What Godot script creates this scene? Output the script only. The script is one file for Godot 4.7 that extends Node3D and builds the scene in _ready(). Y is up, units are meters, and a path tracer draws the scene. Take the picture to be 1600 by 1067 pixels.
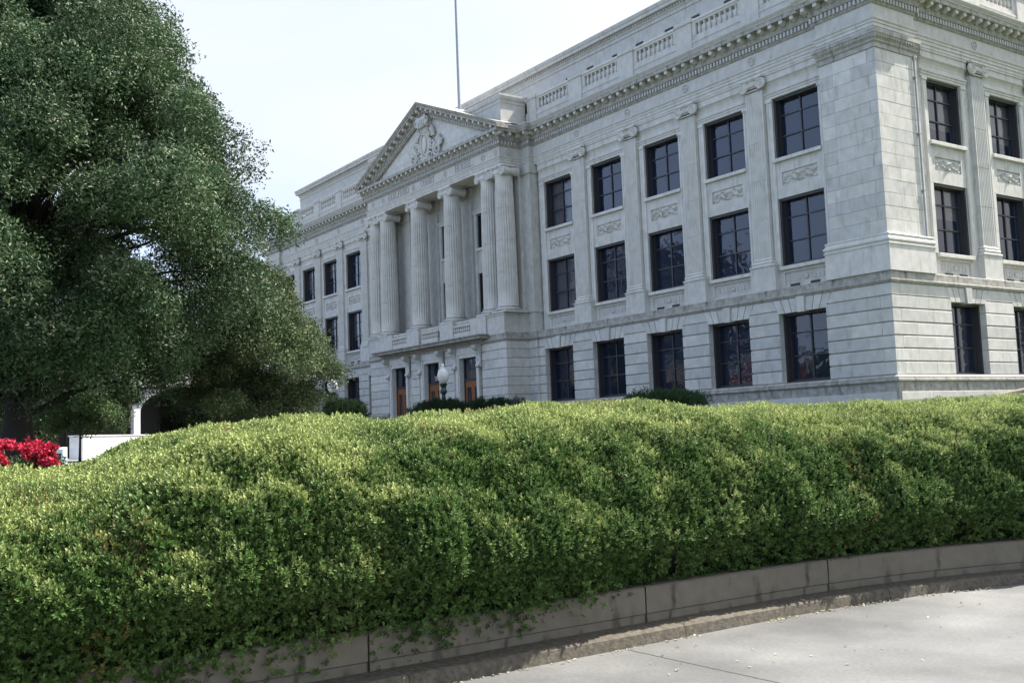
extends Node3D

const SUN_DIR := Vector3(0.175, 1.0, -0.68)      # towards the sun
const ROAD_Y := -0.4
var M := {}
var rng := RandomNumberGenerator.new()
var house: Node3D
const F := Transform3D(Basis(Vector3(1, 0, 0), Vector3(0, 1, 0), Vector3(0, 0, 1)), Vector3.ZERO)      # front: (along, up, out)
const S := Transform3D(Basis(Vector3(0, 0, -1), Vector3(0, 1, 0), Vector3(1, 0, 0)), Vector3.ZERO)     # flank: along runs back from the corner

# ---------------------------------------------------------------- mesh builder
class Mb:
	var v := PackedVector3Array()
	var n := PackedVector3Array()
	var c := PackedColorArray()
	var tint := Color.WHITE
	func tri(a: Vector3, b: Vector3, d: Vector3) -> void:      # counter-clockwise seen from outside
		var k := (b - a).cross(d - a).normalized()
		v.append(a); v.append(d); v.append(b)
		n.append(k); n.append(k); n.append(k)
		c.append(tint); c.append(tint); c.append(tint)
	func trin(a: Vector3, b: Vector3, d: Vector3, na: Vector3, nb: Vector3, nd: Vector3) -> void:
		v.append(a); v.append(d); v.append(b)
		n.append(na); n.append(nd); n.append(nb)
		c.append(tint); c.append(tint); c.append(tint)
	func quad(a: Vector3, b: Vector3, d: Vector3, e: Vector3) -> void:
		tri(a, b, d); tri(a, d, e)
	func box(p: Vector3, q: Vector3) -> void:
		var x0 := minf(p.x, q.x); var x1 := maxf(p.x, q.x)
		var y0 := minf(p.y, q.y); var y1 := maxf(p.y, q.y)
		var z0 := minf(p.z, q.z); var z1 := maxf(p.z, q.z)
		quad(Vector3(x0, y0, z1), Vector3(x1, y0, z1), Vector3(x1, y1, z1), Vector3(x0, y1, z1))
		quad(Vector3(x1, y0, z0), Vector3(x0, y0, z0), Vector3(x0, y1, z0), Vector3(x1, y1, z0))
		quad(Vector3(x1, y0, z1), Vector3(x1, y0, z0), Vector3(x1, y1, z0), Vector3(x1, y1, z1))
		quad(Vector3(x0, y0, z0), Vector3(x0, y0, z1), Vector3(x0, y1, z1), Vector3(x0, y1, z0))
		quad(Vector3(x0, y1, z1), Vector3(x1, y1, z1), Vector3(x1, y1, z0), Vector3(x0, y1, z0))
		quad(Vector3(x0, y0, z0), Vector3(x1, y0, z0), Vector3(x1, y0, z1), Vector3(x0, y0, z1))
	func bevel_box(x0: float, x1: float, y0: float, y1: float, z0: float, z1: float, b: float, bx := -1.0) -> void:   # front edges chamfered
		var e := b if bx < 0.0 else bx
		var a := [Vector3(x0, y0, z0), Vector3(x1, y0, z0), Vector3(x1, y1, z0), Vector3(x0, y1, z0)]
		var m := [Vector3(x0, y0, z1 - b), Vector3(x1, y0, z1 - b), Vector3(x1, y1, z1 - b), Vector3(x0, y1, z1 - b)]
		var f := [Vector3(x0 + e, y0 + b, z1), Vector3(x1 - e, y0 + b, z1), Vector3(x1 - e, y1 - b, z1), Vector3(x0 + e, y1 - b, z1)]
		quad(f[0], f[1], f[2], f[3])
		for i in 4:
			var j := (i + 1) % 4
			quad(m[i], m[j], f[j], f[i])
			quad(a[i], a[j], m[j], m[i])
	func prism(poly: PackedVector2Array, z0: float, z1: float) -> void:       # counter-clockwise polygon in x, y
		var t := Geometry2D.triangulate_polygon(poly)
		for i in range(0, t.size(), 3):
			var a := poly[t[i]]; var b := poly[t[i + 1]]; var d := poly[t[i + 2]]
			if (b - a).cross(d - a) < 0.0:
				var s := b; b = d; d = s
			tri(Vector3(a.x, a.y, z1), Vector3(b.x, b.y, z1), Vector3(d.x, d.y, z1))
			tri(Vector3(b.x, b.y, z0), Vector3(a.x, a.y, z0), Vector3(d.x, d.y, z0))
		for i in poly.size():
			var a := poly[i]; var b := poly[(i + 1) % poly.size()]
			quad(Vector3(a.x, a.y, z1), Vector3(a.x, a.y, z0), Vector3(b.x, b.y, z0), Vector3(b.x, b.y, z1))
	func mould(prof: Array, path: Array, caps := true) -> void:    # prof: (out, up); path: plan points (x, z), outside on the right of the way
		var rows := []
		for i in path.size():
			var n1 := Vector2.ZERO; var n2 := Vector2.ZERO
			if i > 0:
				var d: Vector2 = (path[i] - path[i - 1]).normalized(); n1 = Vector2(-d.y, d.x)
			if i < path.size() - 1:
				var d: Vector2 = (path[i + 1] - path[i]).normalized(); n2 = Vector2(-d.y, d.x)
			if i == 0: n1 = n2
			if i == path.size() - 1: n2 = n1
			var m := (n1 + n2) / (1.0 + n1.dot(n2))
			var row := PackedVector3Array()
			for q in prof: row.append(Vector3(path[i].x + m.x * q.x, q.y, path[i].y + m.y * q.x))
			rows.append(row)
		for i in path.size() - 1:
			for k in prof.size() - 1:
				quad(rows[i][k], rows[i + 1][k], rows[i + 1][k + 1], rows[i][k + 1])
		if caps:
			var poly := PackedVector2Array()
			for q in prof: poly.append(q)
			var t := Geometry2D.triangulate_polygon(poly)
			for e in [0, path.size() - 1]:
				for i in range(0, t.size(), 3):
					var a: Vector3 = rows[e][t[i]]; var b: Vector3 = rows[e][t[i + 1]]; var d: Vector3 = rows[e][t[i + 2]]
					var w: Vector2 = (path[1] - path[0]) if e == 0 else (path[e - 1] - path[e])
					if (b - a).cross(d - a).dot(Vector3(w.x, 0, w.y)) > 0.0: tri(a, d, b)
					else: tri(a, b, d)
	func lathe(prof: Array, seg: int, at := Vector3.ZERO) -> void:  # prof: (radius, up) from below
		for k in prof.size() - 1:
			var p: Vector2 = prof[k]; var q: Vector2 = prof[k + 1]
			var s := Vector2(q.y - p.y, p.x - q.x).normalized()
			for i in seg:
				var a := TAU * i / seg; var b := TAU * (i + 1) / seg
				var da := Vector3(sin(a), 0, cos(a)); var db := Vector3(sin(b), 0, cos(b))
				var na := da * s.x + Vector3(0, s.y, 0); var nb := db * s.x + Vector3(0, s.y, 0)
				var p0 := at + da * p.x + Vector3(0, p.y, 0); var p1 := at + db * p.x + Vector3(0, p.y, 0)
				var q0 := at + da * q.x + Vector3(0, q.y, 0); var q1 := at + db * q.x + Vector3(0, q.y, 0)
				trin(p0, p1, q1, na, nb, nb); trin(p0, q1, q0, na, nb, na)
	func tube(pts: Array, rad: Array, seg: int) -> void:
		var rings := []
		for i in pts.size():
			var d: Vector3 = (pts[mini(i + 1, pts.size() - 1)] - pts[maxi(i - 1, 0)]).normalized()
			var u := d.cross(Vector3(0, 0, 1) if absf(d.z) < 0.8 else Vector3(0, 1, 0)).normalized()
			var w := d.cross(u)
			var ring := []
			for k in seg:
				var a := TAU * k / seg
				var o := u * cos(a) + w * sin(a)
				ring.append([pts[i] + o * rad[i], o])
			rings.append(ring)
		for i in pts.size() - 1:
			for k in seg:
				var l := (k + 1) % seg
				var a = rings[i][k]; var b = rings[i][l]; var d = rings[i + 1][l]; var e = rings[i + 1][k]
				trin(a[0], b[0], d[0], a[1], b[1], d[1]); trin(a[0], d[0], e[0], a[1], d[1], e[1])
	func blob(at: Vector3, r: Vector3, turn := 0.0, seg := 8, rings := 5) -> void:   # ellipsoid, turned in its own x, y plane
		var b := Basis(Vector3(0, 0, 1), turn)
		var g := []
		for i in rings + 1:
			var p := PI * i / rings - PI / 2
			var row := []
			for k in seg:
				var a := TAU * k / seg
				var d := Vector3(cos(p) * sin(a), sin(p), cos(p) * cos(a))
				row.append([at + b * (d * r), (b * (d / r)).normalized()])
			g.append(row)
		for i in rings:
			for k in seg:
				var l := (k + 1) % seg
				var a = g[i][k]; var c1 = g[i][l]; var d = g[i + 1][l]; var e = g[i + 1][k]
				if i > 0: trin(a[0], c1[0], d[0], a[1], c1[1], d[1])
				if i < rings - 1: trin(a[0], d[0], e[0], a[1], d[1], e[1])
	func spiral(at: Vector3, r0: float, r1: float, turns: float, w: float, start: float, hand: float, steps := 26) -> void:
		var p := []; var r := []
		for i in steps + 1:
			var t := float(i) / steps
			var a := start + hand * TAU * turns * t
			var rr := lerpf(r0, r1, t)
			p.append(at + Vector3(cos(a) * rr, sin(a) * rr, 0)); r.append(w * lerpf(1.0, 0.45, t))
		tube(p, r, 5)
	func commit() -> ArrayMesh:
		var arr := []
		arr.resize(Mesh.ARRAY_MAX)
		arr[Mesh.ARRAY_VERTEX] = v
		arr[Mesh.ARRAY_NORMAL] = n
		arr[Mesh.ARRAY_COLOR] = c
		var m := ArrayMesh.new()
		m.add_surface_from_arrays(Mesh.PRIMITIVE_TRIANGLES, arr)
		return m

# ---------------------------------------------------------------- scene tree helpers
func tag(o: Node3D, label: String, category: String, group := "", kind := "") -> Node3D:
	if label: o.set_meta("label", label)
	if category: o.set_meta("category", category)
	if group: o.set_meta("group", group)
	if kind: o.set_meta("kind", kind)
	return o

var used := {}
func numbered(parent: Node, called: String) -> String:
	var key := "%d/%s" % [parent.get_instance_id(), called]
	var k: int = used.get(key, 0)
	used[key] = k + 1
	return called if k == 0 else "%s_%03d" % [called, k]

func world_of(o: Node) -> Transform3D:
	var t := Transform3D()
	while o != null and o != self:
		if o is Node3D: t = o.transform * t
		o = o.get_parent()
	return t

func base(called: String, at: Vector3, label: String, category: String, group := "") -> Node3D:
	var o := Node3D.new()
	o.name = numbered(self, called)
	add_child(o, true)
	o.position = at
	return tag(o, label, category, group)

func piece(called: String, parent: Node, at := Transform3D()) -> Node3D:      # a part that has pieces of its own
	var o := Node3D.new()
	o.name = numbered(parent, called)
	parent.add_child(o, true)
	o.transform = world_of(parent).affine_inverse() * at
	return o

func put(called: String, mesh: Mesh, mat: Material, parent: Node, at := Transform3D(), kind := "") -> MeshInstance3D:   # at: in the world
	var o := MeshInstance3D.new()
	o.name = numbered(parent, called)
	o.mesh = mesh
	o.material_override = mat
	parent.add_child(o, true)
	o.transform = at if parent == self else world_of(parent).affine_inverse() * at
	if kind: o.set_meta("kind", kind)
	return o

func at3(x: float, y: float, z: float) -> Transform3D:
	return Transform3D(Basis(), Vector3(x, y, z))

func scatter(called: String, mesh: Mesh, mat: Material, parent: Node, list: Array, tints: PackedColorArray, kind := "stuff") -> MultiMeshInstance3D:
	var mm := MultiMesh.new()
	mm.transform_format = MultiMesh.TRANSFORM_3D
	mm.use_colors = true
	mm.mesh = mesh
	mm.instance_count = list.size()
	for i in list.size():
		mm.set_instance_transform(i, list[i])
		mm.set_instance_color(i, tints[i])
	var o := MultiMeshInstance3D.new()
	o.name = numbered(parent, called)
	o.multimesh = mm
	o.material_override = mat
	parent.add_child(o, true)
	o.transform = Transform3D() if parent == self else world_of(parent).affine_inverse()
	if kind: o.set_meta("kind", kind)
	return o

# ---------------------------------------------------------------- textures and materials
func noise_image(sd: int, freq: float, oct: int, size := 512) -> Image:
	var f := FastNoiseLite.new()
	f.seed = sd; f.frequency = freq; f.fractal_octaves = oct
	f.noise_type = FastNoiseLite.TYPE_SIMPLEX_SMOOTH
	return f.get_seamless_image(size, size)

func mottled(sd: int, lo: Color, hi: Color, freq: float, oct: int, speck := 0.0, size := 512) -> ImageTexture:
	var im := noise_image(sd, freq, oct, size)
	var fine := noise_image(sd + 7, 0.35, 2, size)
	im.convert(Image.FORMAT_RGB8); fine.convert(Image.FORMAT_RGB8)
	var out := Image.create(size, size, false, Image.FORMAT_RGB8)
	for y in size:
		for x in size:
			var t := clampf(im.get_pixel(x, y).r + (fine.get_pixel(x, y).r - 0.5) * speck, 0, 1)
			out.set_pixel(x, y, lo.lerp(hi, t))
	return ImageTexture.create_from_image(out)

func streaks(sd: int, strength: float) -> ImageTexture:
	var size := 512
	var im := noise_image(sd, 0.02, 4, size); im.convert(Image.FORMAT_RGB8)
	var bl := noise_image(sd + 3, 0.008, 3, size); bl.convert(Image.FORMAT_RGB8)
	var out := Image.create(size, size, false, Image.FORMAT_RGB8)
	for y in size:
		for x in size:
			var s := smoothstep(0.5, 0.85, im.get_pixel(x, y).r) * smoothstep(0.35, 0.75, bl.get_pixel(x, y).r)
			var k := 1.0 - strength * s
			out.set_pixel(x, y, Color(k, k, k * (1.0 - 0.02 * s)))
	return ImageTexture.create_from_image(out)

func grey_tex(sd: int, freq: float, oct: int) -> ImageTexture:
	var im := noise_image(sd, freq, oct, 256)
	return ImageTexture.create_from_image(im)

func mat(c: Color, rough := 0.85, tex: Texture2D = null, scale := 1.0, vert := false) -> StandardMaterial3D:
	var m := StandardMaterial3D.new()
	m.albedo_color = c.linear_to_srgb()
	m.roughness = rough
	m.vertex_color_use_as_albedo = vert
	if tex:
		m.albedo_texture = tex
		m.uv1_triplanar = true; m.uv1_world_triplanar = true
		m.uv1_scale = Vector3.ONE * scale
	return m

func stone(c: Color, tex: Texture2D, streak: Texture2D, bump: Texture2D) -> StandardMaterial3D:
	var m := mat(c, 0.82, tex, 0.33)
	m.detail_enabled = true
	m.detail_albedo = streak
	m.detail_blend_mode = BaseMaterial3D.BLEND_MODE_MUL
	m.detail_uv_layer = BaseMaterial3D.DETAIL_UV_2
	m.uv2_triplanar = true; m.uv2_world_triplanar = true
	m.uv2_scale = Vector3(0.3, 0.07, 0.3)
	m.heightmap_enabled = true
	m.heightmap_texture = bump
	m.heightmap_scale = 0.25
	return m

func materials() -> void:
	var t1 := mottled(11, Color(0.90, 0.90, 0.89), Color(1, 1, 1), 0.010, 5, 0.4)
	var t2 := mottled(12, Color(0.74, 0.73, 0.71), Color(1, 0.99, 0.97), 0.016, 5, 0.5)
	var s1 := streaks(21, 0.09); var s2 := streaks(22, 0.38)
	var b := grey_tex(31, 0.12, 4)
	M.stone = stone(Color(0.565, 0.550, 0.513), t1, s1, b)
	M.stone_b = stone(Color(0.525, 0.511, 0.478), t1, s1, b)
	M.stone_c = stone(Color(0.605, 0.590, 0.552), t1, s1, b)
	M.stone_d = stone(Color(0.50, 0.495, 0.475), t1, s1, b)
	M.grime = stone(Color(0.44, 0.43, 0.40), t2, s2, b)
	M.soot = stone(Color(0.39, 0.38, 0.35), t2, s2, b)
	M.letter = mat(Color(0.27, 0.26, 0.24), 0.9)  # darker than the stone, standing in for the shading of incised letters
	M.bronze = mat(Color(0.028, 0.027, 0.03), 0.45)
	M.dark = mat(Color(0.05, 0.048, 0.045), 0.9)
	M.blind = mat(Color(0.26, 0.24, 0.20), 0.8)
	M.curtain = mat(Color(0.20, 0.19, 0.175), 0.9)
	M.wood = mat(Color(0.30, 0.115, 0.035), 0.45, mottled(41, Color(0.7, 0.62, 0.55), Color(1, 1, 1), 0.03, 4, 0.3), 1.6)
	var g := mat(Color(0.006, 0.018, 0.055), 0.02)  # blue in the albedo imitates the reflection of blue sky
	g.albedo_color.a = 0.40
	g.transparency = BaseMaterial3D.TRANSPARENCY_ALPHA
	g.metallic_specular = 0.45
	g.clearcoat_enabled = true; g.clearcoat = 1.0; g.clearcoat_roughness = 0.02
	g.normal_enabled = true
	var wob := noise_image(51, 0.012, 2, 256)
	wob.bump_map_to_normal_map(6.0)
	g.normal_texture = ImageTexture.create_from_image(wob)
	g.normal_scale = 0.13
	g.uv1_triplanar = true; g.uv1_world_triplanar = true; g.uv1_scale = Vector3.ONE * 0.55
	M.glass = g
	M.pipe = mat(Color(0.26, 0.28, 0.29), 0.5)
	M.pole = mat(Color(0.24, 0.27, 0.30), 0.5)
	M.lamp_green = mat(Color(0.012, 0.032, 0.030), 0.4)
	var gl := mat(Color(0.60, 0.61, 0.63), 0.3)
	gl.backlight_enabled = true; gl.backlight = Color(0.5, 0.5, 0.5)
	M.globe = gl
	M.white_metal = mat(Color(0.62, 0.64, 0.66), 0.4)
	var road_t := mottled(61, Color(0.66, 0.66, 0.66), Color(1.0, 1.0, 0.99), 0.0055, 5, 0.10, 1024)
	M.road = mat(Color(0.200, 0.200, 0.198), 0.8, road_t, 0.09)
	M.road.detail_enabled = true
	M.road.detail_albedo = mottled(62, Color(0.86, 0.86, 0.85), Color(1, 1, 1), 0.05, 3, 0.9)
	M.road.detail_blend_mode = BaseMaterial3D.BLEND_MODE_MUL
	M.road.detail_uv_layer = BaseMaterial3D.DETAIL_UV_2
	M.road.uv2_triplanar = true; M.road.uv2_world_triplanar = true; M.road.uv2_scale = Vector3.ONE * 0.7
	M.road.heightmap_enabled = true; M.road.heightmap_texture = b; M.road.heightmap_scale = 0.4
	M.paving = mat(Color(0.30, 0.29, 0.27), 0.85, road_t, 0.09)
	M.tar = mat(Color(0.07, 0.07, 0.066), 0.9)
	M.kerb = mat(Color(0.135, 0.118, 0.09), 0.9, mottled(63, Color(0.55, 0.53, 0.5), Color(1, 1, 1), 0.03, 5, 0.9), 0.8)
	M.kerb.heightmap_enabled = true; M.kerb.heightmap_texture = b; M.kerb.heightmap_scale = 0.35
	M.concrete = mat(Color(0.178, 0.156, 0.118), 0.9, t1, 0.9)
	M.concrete.detail_enabled = true
	M.concrete.detail_albedo = s2; M.concrete.detail_blend_mode = BaseMaterial3D.BLEND_MODE_MUL
	M.concrete.detail_uv_layer = BaseMaterial3D.DETAIL_UV_2
	M.concrete.uv2_triplanar = true; M.concrete.uv2_world_triplanar = true; M.concrete.uv2_scale = Vector3(0.5, 0.22, 0.5)
	M.white = mat(Color(0.74, 0.75, 0.77), 0.7, t1, 0.5)
	M.soil = mat(Color(0.035, 0.028, 0.02), 1.0)
	M.ground = mat(Color(0.06, 0.085, 0.03), 1.0, mottled(64, Color(0.7, 0.7, 0.6), Color(1, 1, 1), 0.02, 5, 0.8), 0.2)
	M.bark = mat(Color(0.05, 0.042, 0.035), 0.95, mottled(65, Color(0.5, 0.5, 0.5), Color(1, 1, 1), 0.05, 4, 0.8), 1.2)
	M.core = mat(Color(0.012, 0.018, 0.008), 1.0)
	for k in ["leaf", "leaf_oak", "leaf_dry", "petal"]:
		var l := mat(Color(1, 1, 1), {"leaf": 0.58, "leaf_oak": 0.58, "leaf_dry": 0.8, "petal": 0.6}[k], null, 1.0, true)
		l.metallic_specular = 0.36
		l.backlight_enabled = true
		l.backlight = Color(0.6, 0.6, 0.6)
		M[k] = l
	M.brick = mat(Color(0.26, 0.085, 0.055), 0.9, t2, 0.5)
	M.tower = mat(Color(0.20, 0.24, 0.32), 0.8, t1, 0.2)
	M.pane_dark = mat(Color(0.02, 0.035, 0.07), 0.1)
	M.pale_blue = mat(Color(0.50, 0.60, 0.68), 0.4)

func sky() -> ImageTexture:
	var w := 1024; var h := 512
	var sd := SUN_DIR.normalized()
	var cl := FastNoiseLite.new(); cl.seed = 9; cl.frequency = 1.3; cl.fractal_octaves = 5
	cl.noise_type = FastNoiseLite.TYPE_SIMPLEX_SMOOTH
	var im := Image.create(w, h, false, Image.FORMAT_RGBF)
	for y in h:
		var el := PI / 2 - PI * (y + 0.5) / h
		for x in w:
			var az := TAU * (x + 0.5) / w
			var d := Vector3(sin(az) * cos(el), sin(el), -cos(az) * cos(el))
			var up := maxf(d.y, 0.0)
			var g := d.dot(sd)
			var side := smoothstep(-0.5, 0.6, g)
			var c := Color(0.24, 0.29, 0.375).lerp(Color(0.120, 0.126, 0.138), side).lerp(Color(0.07, 0.15, 0.33).lerp(Color(0.056, 0.075, 0.112), side), pow(up, 0.6))
			var glow := 0.22 * pow(maxf(0.0, g), 1.8) + 0.5 * pow(maxf(g, 0.0), 24.0)
			c += Color(1.0, 0.99, 0.96) * glow
			var q := Vector3(d.x, 0, d.z) / (up + 0.22)
			var n := cl.get_noise_3d(q.x * 0.6, 3.0, q.z * 0.6) * 0.5 + 0.5
			var cloud := smoothstep(0.42, 0.78, n) * (0.2 + 0.5 * side) * smoothstep(0.0, 0.1, up)
			c = c.lerp(Color(0.156, 0.159, 0.163) * (1.0 + 1.5 * glow), cloud)
			if d.y < 0.0: c = Color(0.10, 0.10, 0.085)
			im.set_pixel(x, y, c)
	return ImageTexture.create_from_image(im)

# ---------------------------------------------------------------- terrain lines
func kerb_x(z: float) -> float:          # road-side foot of the kerb
	var t := 24.5 - z
	if t <= 0.0: return 15.37
	if t < 6.5: return 15.37 + 0.042 * t * t
	return 15.37 + 0.042 * 6.5 * 6.5 + (t - 6.5) * 0.546

func ground_y(x: float, z: float) -> float:
	var e := kerb_x(z) - 0.45 - x
	if e < 2.2: return ROAD_Y - 0.25
	return -0.04 + 1.25 * smoothstep(0.0, 8.0, e) + 0.95 * smoothstep(18.0, 8.0, z) * smoothstep(2.0, 10.0, e)

func road_path(off: float, z0: float, z1: float, step: float) -> Array:
	var p := []
	var z := z0
	while z >= z1 - 0.001:
		p.append(Vector2(kerb_x(z) + off, z)); z -= step
	return p

func strip(mb: Mb, z0: float, z1: float, step: float, prof: Array) -> void:     # prof: (offset from the kerb line, up), running down the road side
	var z := z0
	while z > z1 + 0.001:
		var b := maxf(z - step, z1)
		for k in prof.size() - 1:
			var p: Vector2 = prof[k]; var q: Vector2 = prof[k + 1]
			mb.quad(Vector3(kerb_x(z) + p.x, p.y, z), Vector3(kerb_x(z) + q.x, q.y, z), Vector3(kerb_x(b) + q.x, q.y, b), Vector3(kerb_x(b) + p.x, p.y, b))
		z = b

func setting() -> void:
	var mb := Mb.new()
	var xs := [-1500.0, -500.0, -200.0, -100.0, -70.0]
	for i in 46: xs.append(-60.0 + i * 2.0)
	xs.append_array([34.0, 60.0, 200.0, 1500.0])
	var zs := [-1500.0, -400.0, -150.0, -60.0]
	for i in 45: zs.append(-28.0 + i * 2.0)
	zs.append_array([80.0, 120.0, 300.0, 1500.0])
	for i in xs.size() - 1:
		for j in zs.size() - 1:
			var a := Vector3(xs[i], ground_y(xs[i], zs[j]), zs[j]); var b := Vector3(xs[i + 1], ground_y(xs[i + 1], zs[j]), zs[j])
			var c := Vector3(xs[i + 1], ground_y(xs[i + 1], zs[j + 1]), zs[j + 1]); var d := Vector3(xs[i], ground_y(xs[i], zs[j + 1]), zs[j + 1])
			mb.quad(d, c, b, a)
	tag(put("ground", mb.commit(), M.ground, self), "", "", "", "structure")
	mb = Mb.new()
	for i in 33:
		for j in 5:
			var x0 := -64.0 + i * 2.0; var z0 := 13.0 + j * 2.0
			var up := 0.03
			mb.quad(Vector3(x0, ground_y(x0, z0 + 2) + up, z0 + 2), Vector3(x0 + 2, ground_y(x0 + 2, z0 + 2) + up, z0 + 2), Vector3(x0 + 2, ground_y(x0 + 2, z0) + up, z0), Vector3(x0, ground_y(x0, z0) + up, z0))
	tag(put("added_bounce_pavement", mb.commit(), M.paving, self), "", "", "", "structure")  # unseen pale paving, added to bounce light onto the shaded front
	mb = Mb.new()
	mb.quad(Vector3(-300, 1.26, 52), Vector3(4, 1.26, 52), Vector3(4, 1.26, 33), Vector3(-300, 1.26, 33))
	tag(put("street", mb.commit(), M.paving, self), "", "", "", "structure")
	# road slabs, split along the sawn joint that shows in the photograph
	var road := base("road", Vector3(20, ROAD_Y, 28), "pale concrete road surface with a thin dark sawn joint", "road")
	road.set_meta("kind", "structure")
	mb = Mb.new(); strip(mb, 60.0, -40.0, 0.5, [Vector2(-0.05, ROAD_Y), Vector2(16.0, ROAD_Y)])
	put("slab", mb.commit(), M.road, road)
	mb = Mb.new()
	var j0 := Vector3(15.39, ROAD_Y + 0.004, 26.6); var j1 := Vector3(31.0, ROAD_Y + 0.004, 26.64)
	var side := Vector3(0, 0, 0.006)
	mb.quad(j0 + side, j1 + side, j1 - side, j0 - side)
	put("joint", mb.commit(), M.tar, road)
	mb = Mb.new(); strip(mb, 60.0, -40.0, 0.5, [Vector2(16.0, ROAD_Y - 0.05), Vector2(16.0, ROAD_Y + 0.13), Vector2(16.3, ROAD_Y + 0.13), Vector2(16.3, ROAD_Y - 0.05)])
	put("far_kerb", mb.commit(), M.kerb, road)
	# kerb in lengths
	var kerb := base("kerb", Vector3(15.2, ROAD_Y, 27), "worn grey concrete kerb along the foot of the low wall", "kerb")
	kerb.set_meta("kind", "structure")
	var z := 38.0
	while z > 6.0:
		mb = Mb.new()
		strip(mb, z, z - 3.043, 0.5, [Vector2(-0.33, ROAD_Y + 0.125), Vector2(-0.04, ROAD_Y + 0.12), Vector2(-0.012, ROAD_Y + 0.10), Vector2(0.012, ROAD_Y - 0.02)])
		for zz in [z, z - 3.043]:
			var o := kerb_x(zz)
			mb.quad(Vector3(o - 0.33, ROAD_Y - 0.02, zz), Vector3(o + 0.012, ROAD_Y - 0.02, zz), Vector3(o - 0.03, ROAD_Y + 0.12, zz), Vector3(o - 0.33, ROAD_Y + 0.125, zz))
		put("kerbstone", mb.commit(), M.kerb, kerb)
		z -= 3.05
	# low retaining wall in panels
	var wall := base("retaining_wall", Vector3(14.9, ROAD_Y, 27), "low stained concrete retaining wall beneath the hedges", "wall")
	for e in [[38.0, 35.2], [35.2, 32.1], [32.1, 29.04], [29.04, 26.0], [26.0, 23.3], [23.3, 20.2], [20.2, 17.0], [17.0, 13.5], [13.5, 9.0]]:
		mb = Mb.new()
		var z0: float = e[0]; var z1: float = e[1] + 0.018
		var low := -0.25
		strip(mb, z0, z1, 0.5, [Vector2(-0.62, -0.3), Vector2(-0.62, 0.07), Vector2(-0.345, 0.07), Vector2(-0.325, 0.055), Vector2(-0.325, -0.19), Vector2(-0.34, -0.2), Vector2(-0.34, low - 0.1)])
		for zz in [z0, z1]:
			var o := kerb_x(zz)
			mb.quad(Vector3(o - 0.62, -0.3, zz), Vector3(o - 0.325, -0.3, zz), Vector3(o - 0.335, 0.065, zz), Vector3(o - 0.62, 0.07, zz))
		put("wall_panel", mb.commit(), M.concrete, wall)

# ---------------------------------------------------------------- courthouse: shared bits
func wall_mesh(a0: float, a1: float, y0: float, y1: float, d: float, deep: float, holes: Array) -> ArrayMesh:    # holes: Rect2 (along, up)
	var mb := Mb.new()
	var xs := [a0, a1]; var ys := [y0, y1]
	for h in holes:
		for x in [h.position.x, h.end.x]: if x > a0 and x < a1: xs.append(x)
		for y in [h.position.y, h.end.y]: if y > y0 and y < y1: ys.append(y)
	xs.sort(); ys.sort()
	for i in xs.size() - 1:
		for j in ys.size() - 1:
			if xs[i + 1] - xs[i] < 1e-4 or ys[j + 1] - ys[j] < 1e-4: continue
			var mid := Vector2((xs[i] + xs[i + 1]) / 2, (ys[j] + ys[j + 1]) / 2)
			var open := false
			for h in holes: if h.has_point(mid): open = true
			if not open:
				mb.quad(Vector3(xs[i], ys[j], d), Vector3(xs[i + 1], ys[j], d), Vector3(xs[i + 1], ys[j + 1], d), Vector3(xs[i], ys[j + 1], d))
				mb.quad(Vector3(xs[i + 1], ys[j], d - deep), Vector3(xs[i], ys[j], d - deep), Vector3(xs[i], ys[j + 1], d - deep), Vector3(xs[i + 1], ys[j + 1], d - deep))
	for h in holes:
		var p: Vector2 = h.position; var q: Vector2 = h.end
		var e := d - deep
		mb.quad(Vector3(p.x, p.y, d), Vector3(p.x, p.y, e), Vector3(p.x, q.y, e), Vector3(p.x, q.y, d))
		mb.quad(Vector3(q.x, p.y, e), Vector3(q.x, p.y, d), Vector3(q.x, q.y, d), Vector3(q.x, q.y, e))
		mb.quad(Vector3(p.x, p.y, d), Vector3(q.x, p.y, d), Vector3(q.x, p.y, e), Vector3(p.x, p.y, e))
		mb.quad(Vector3(p.x, q.y, e), Vector3(q.x, q.y, e), Vector3(q.x, q.y, d), Vector3(p.x, q.y, d))
	return mb.commit()

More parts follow.
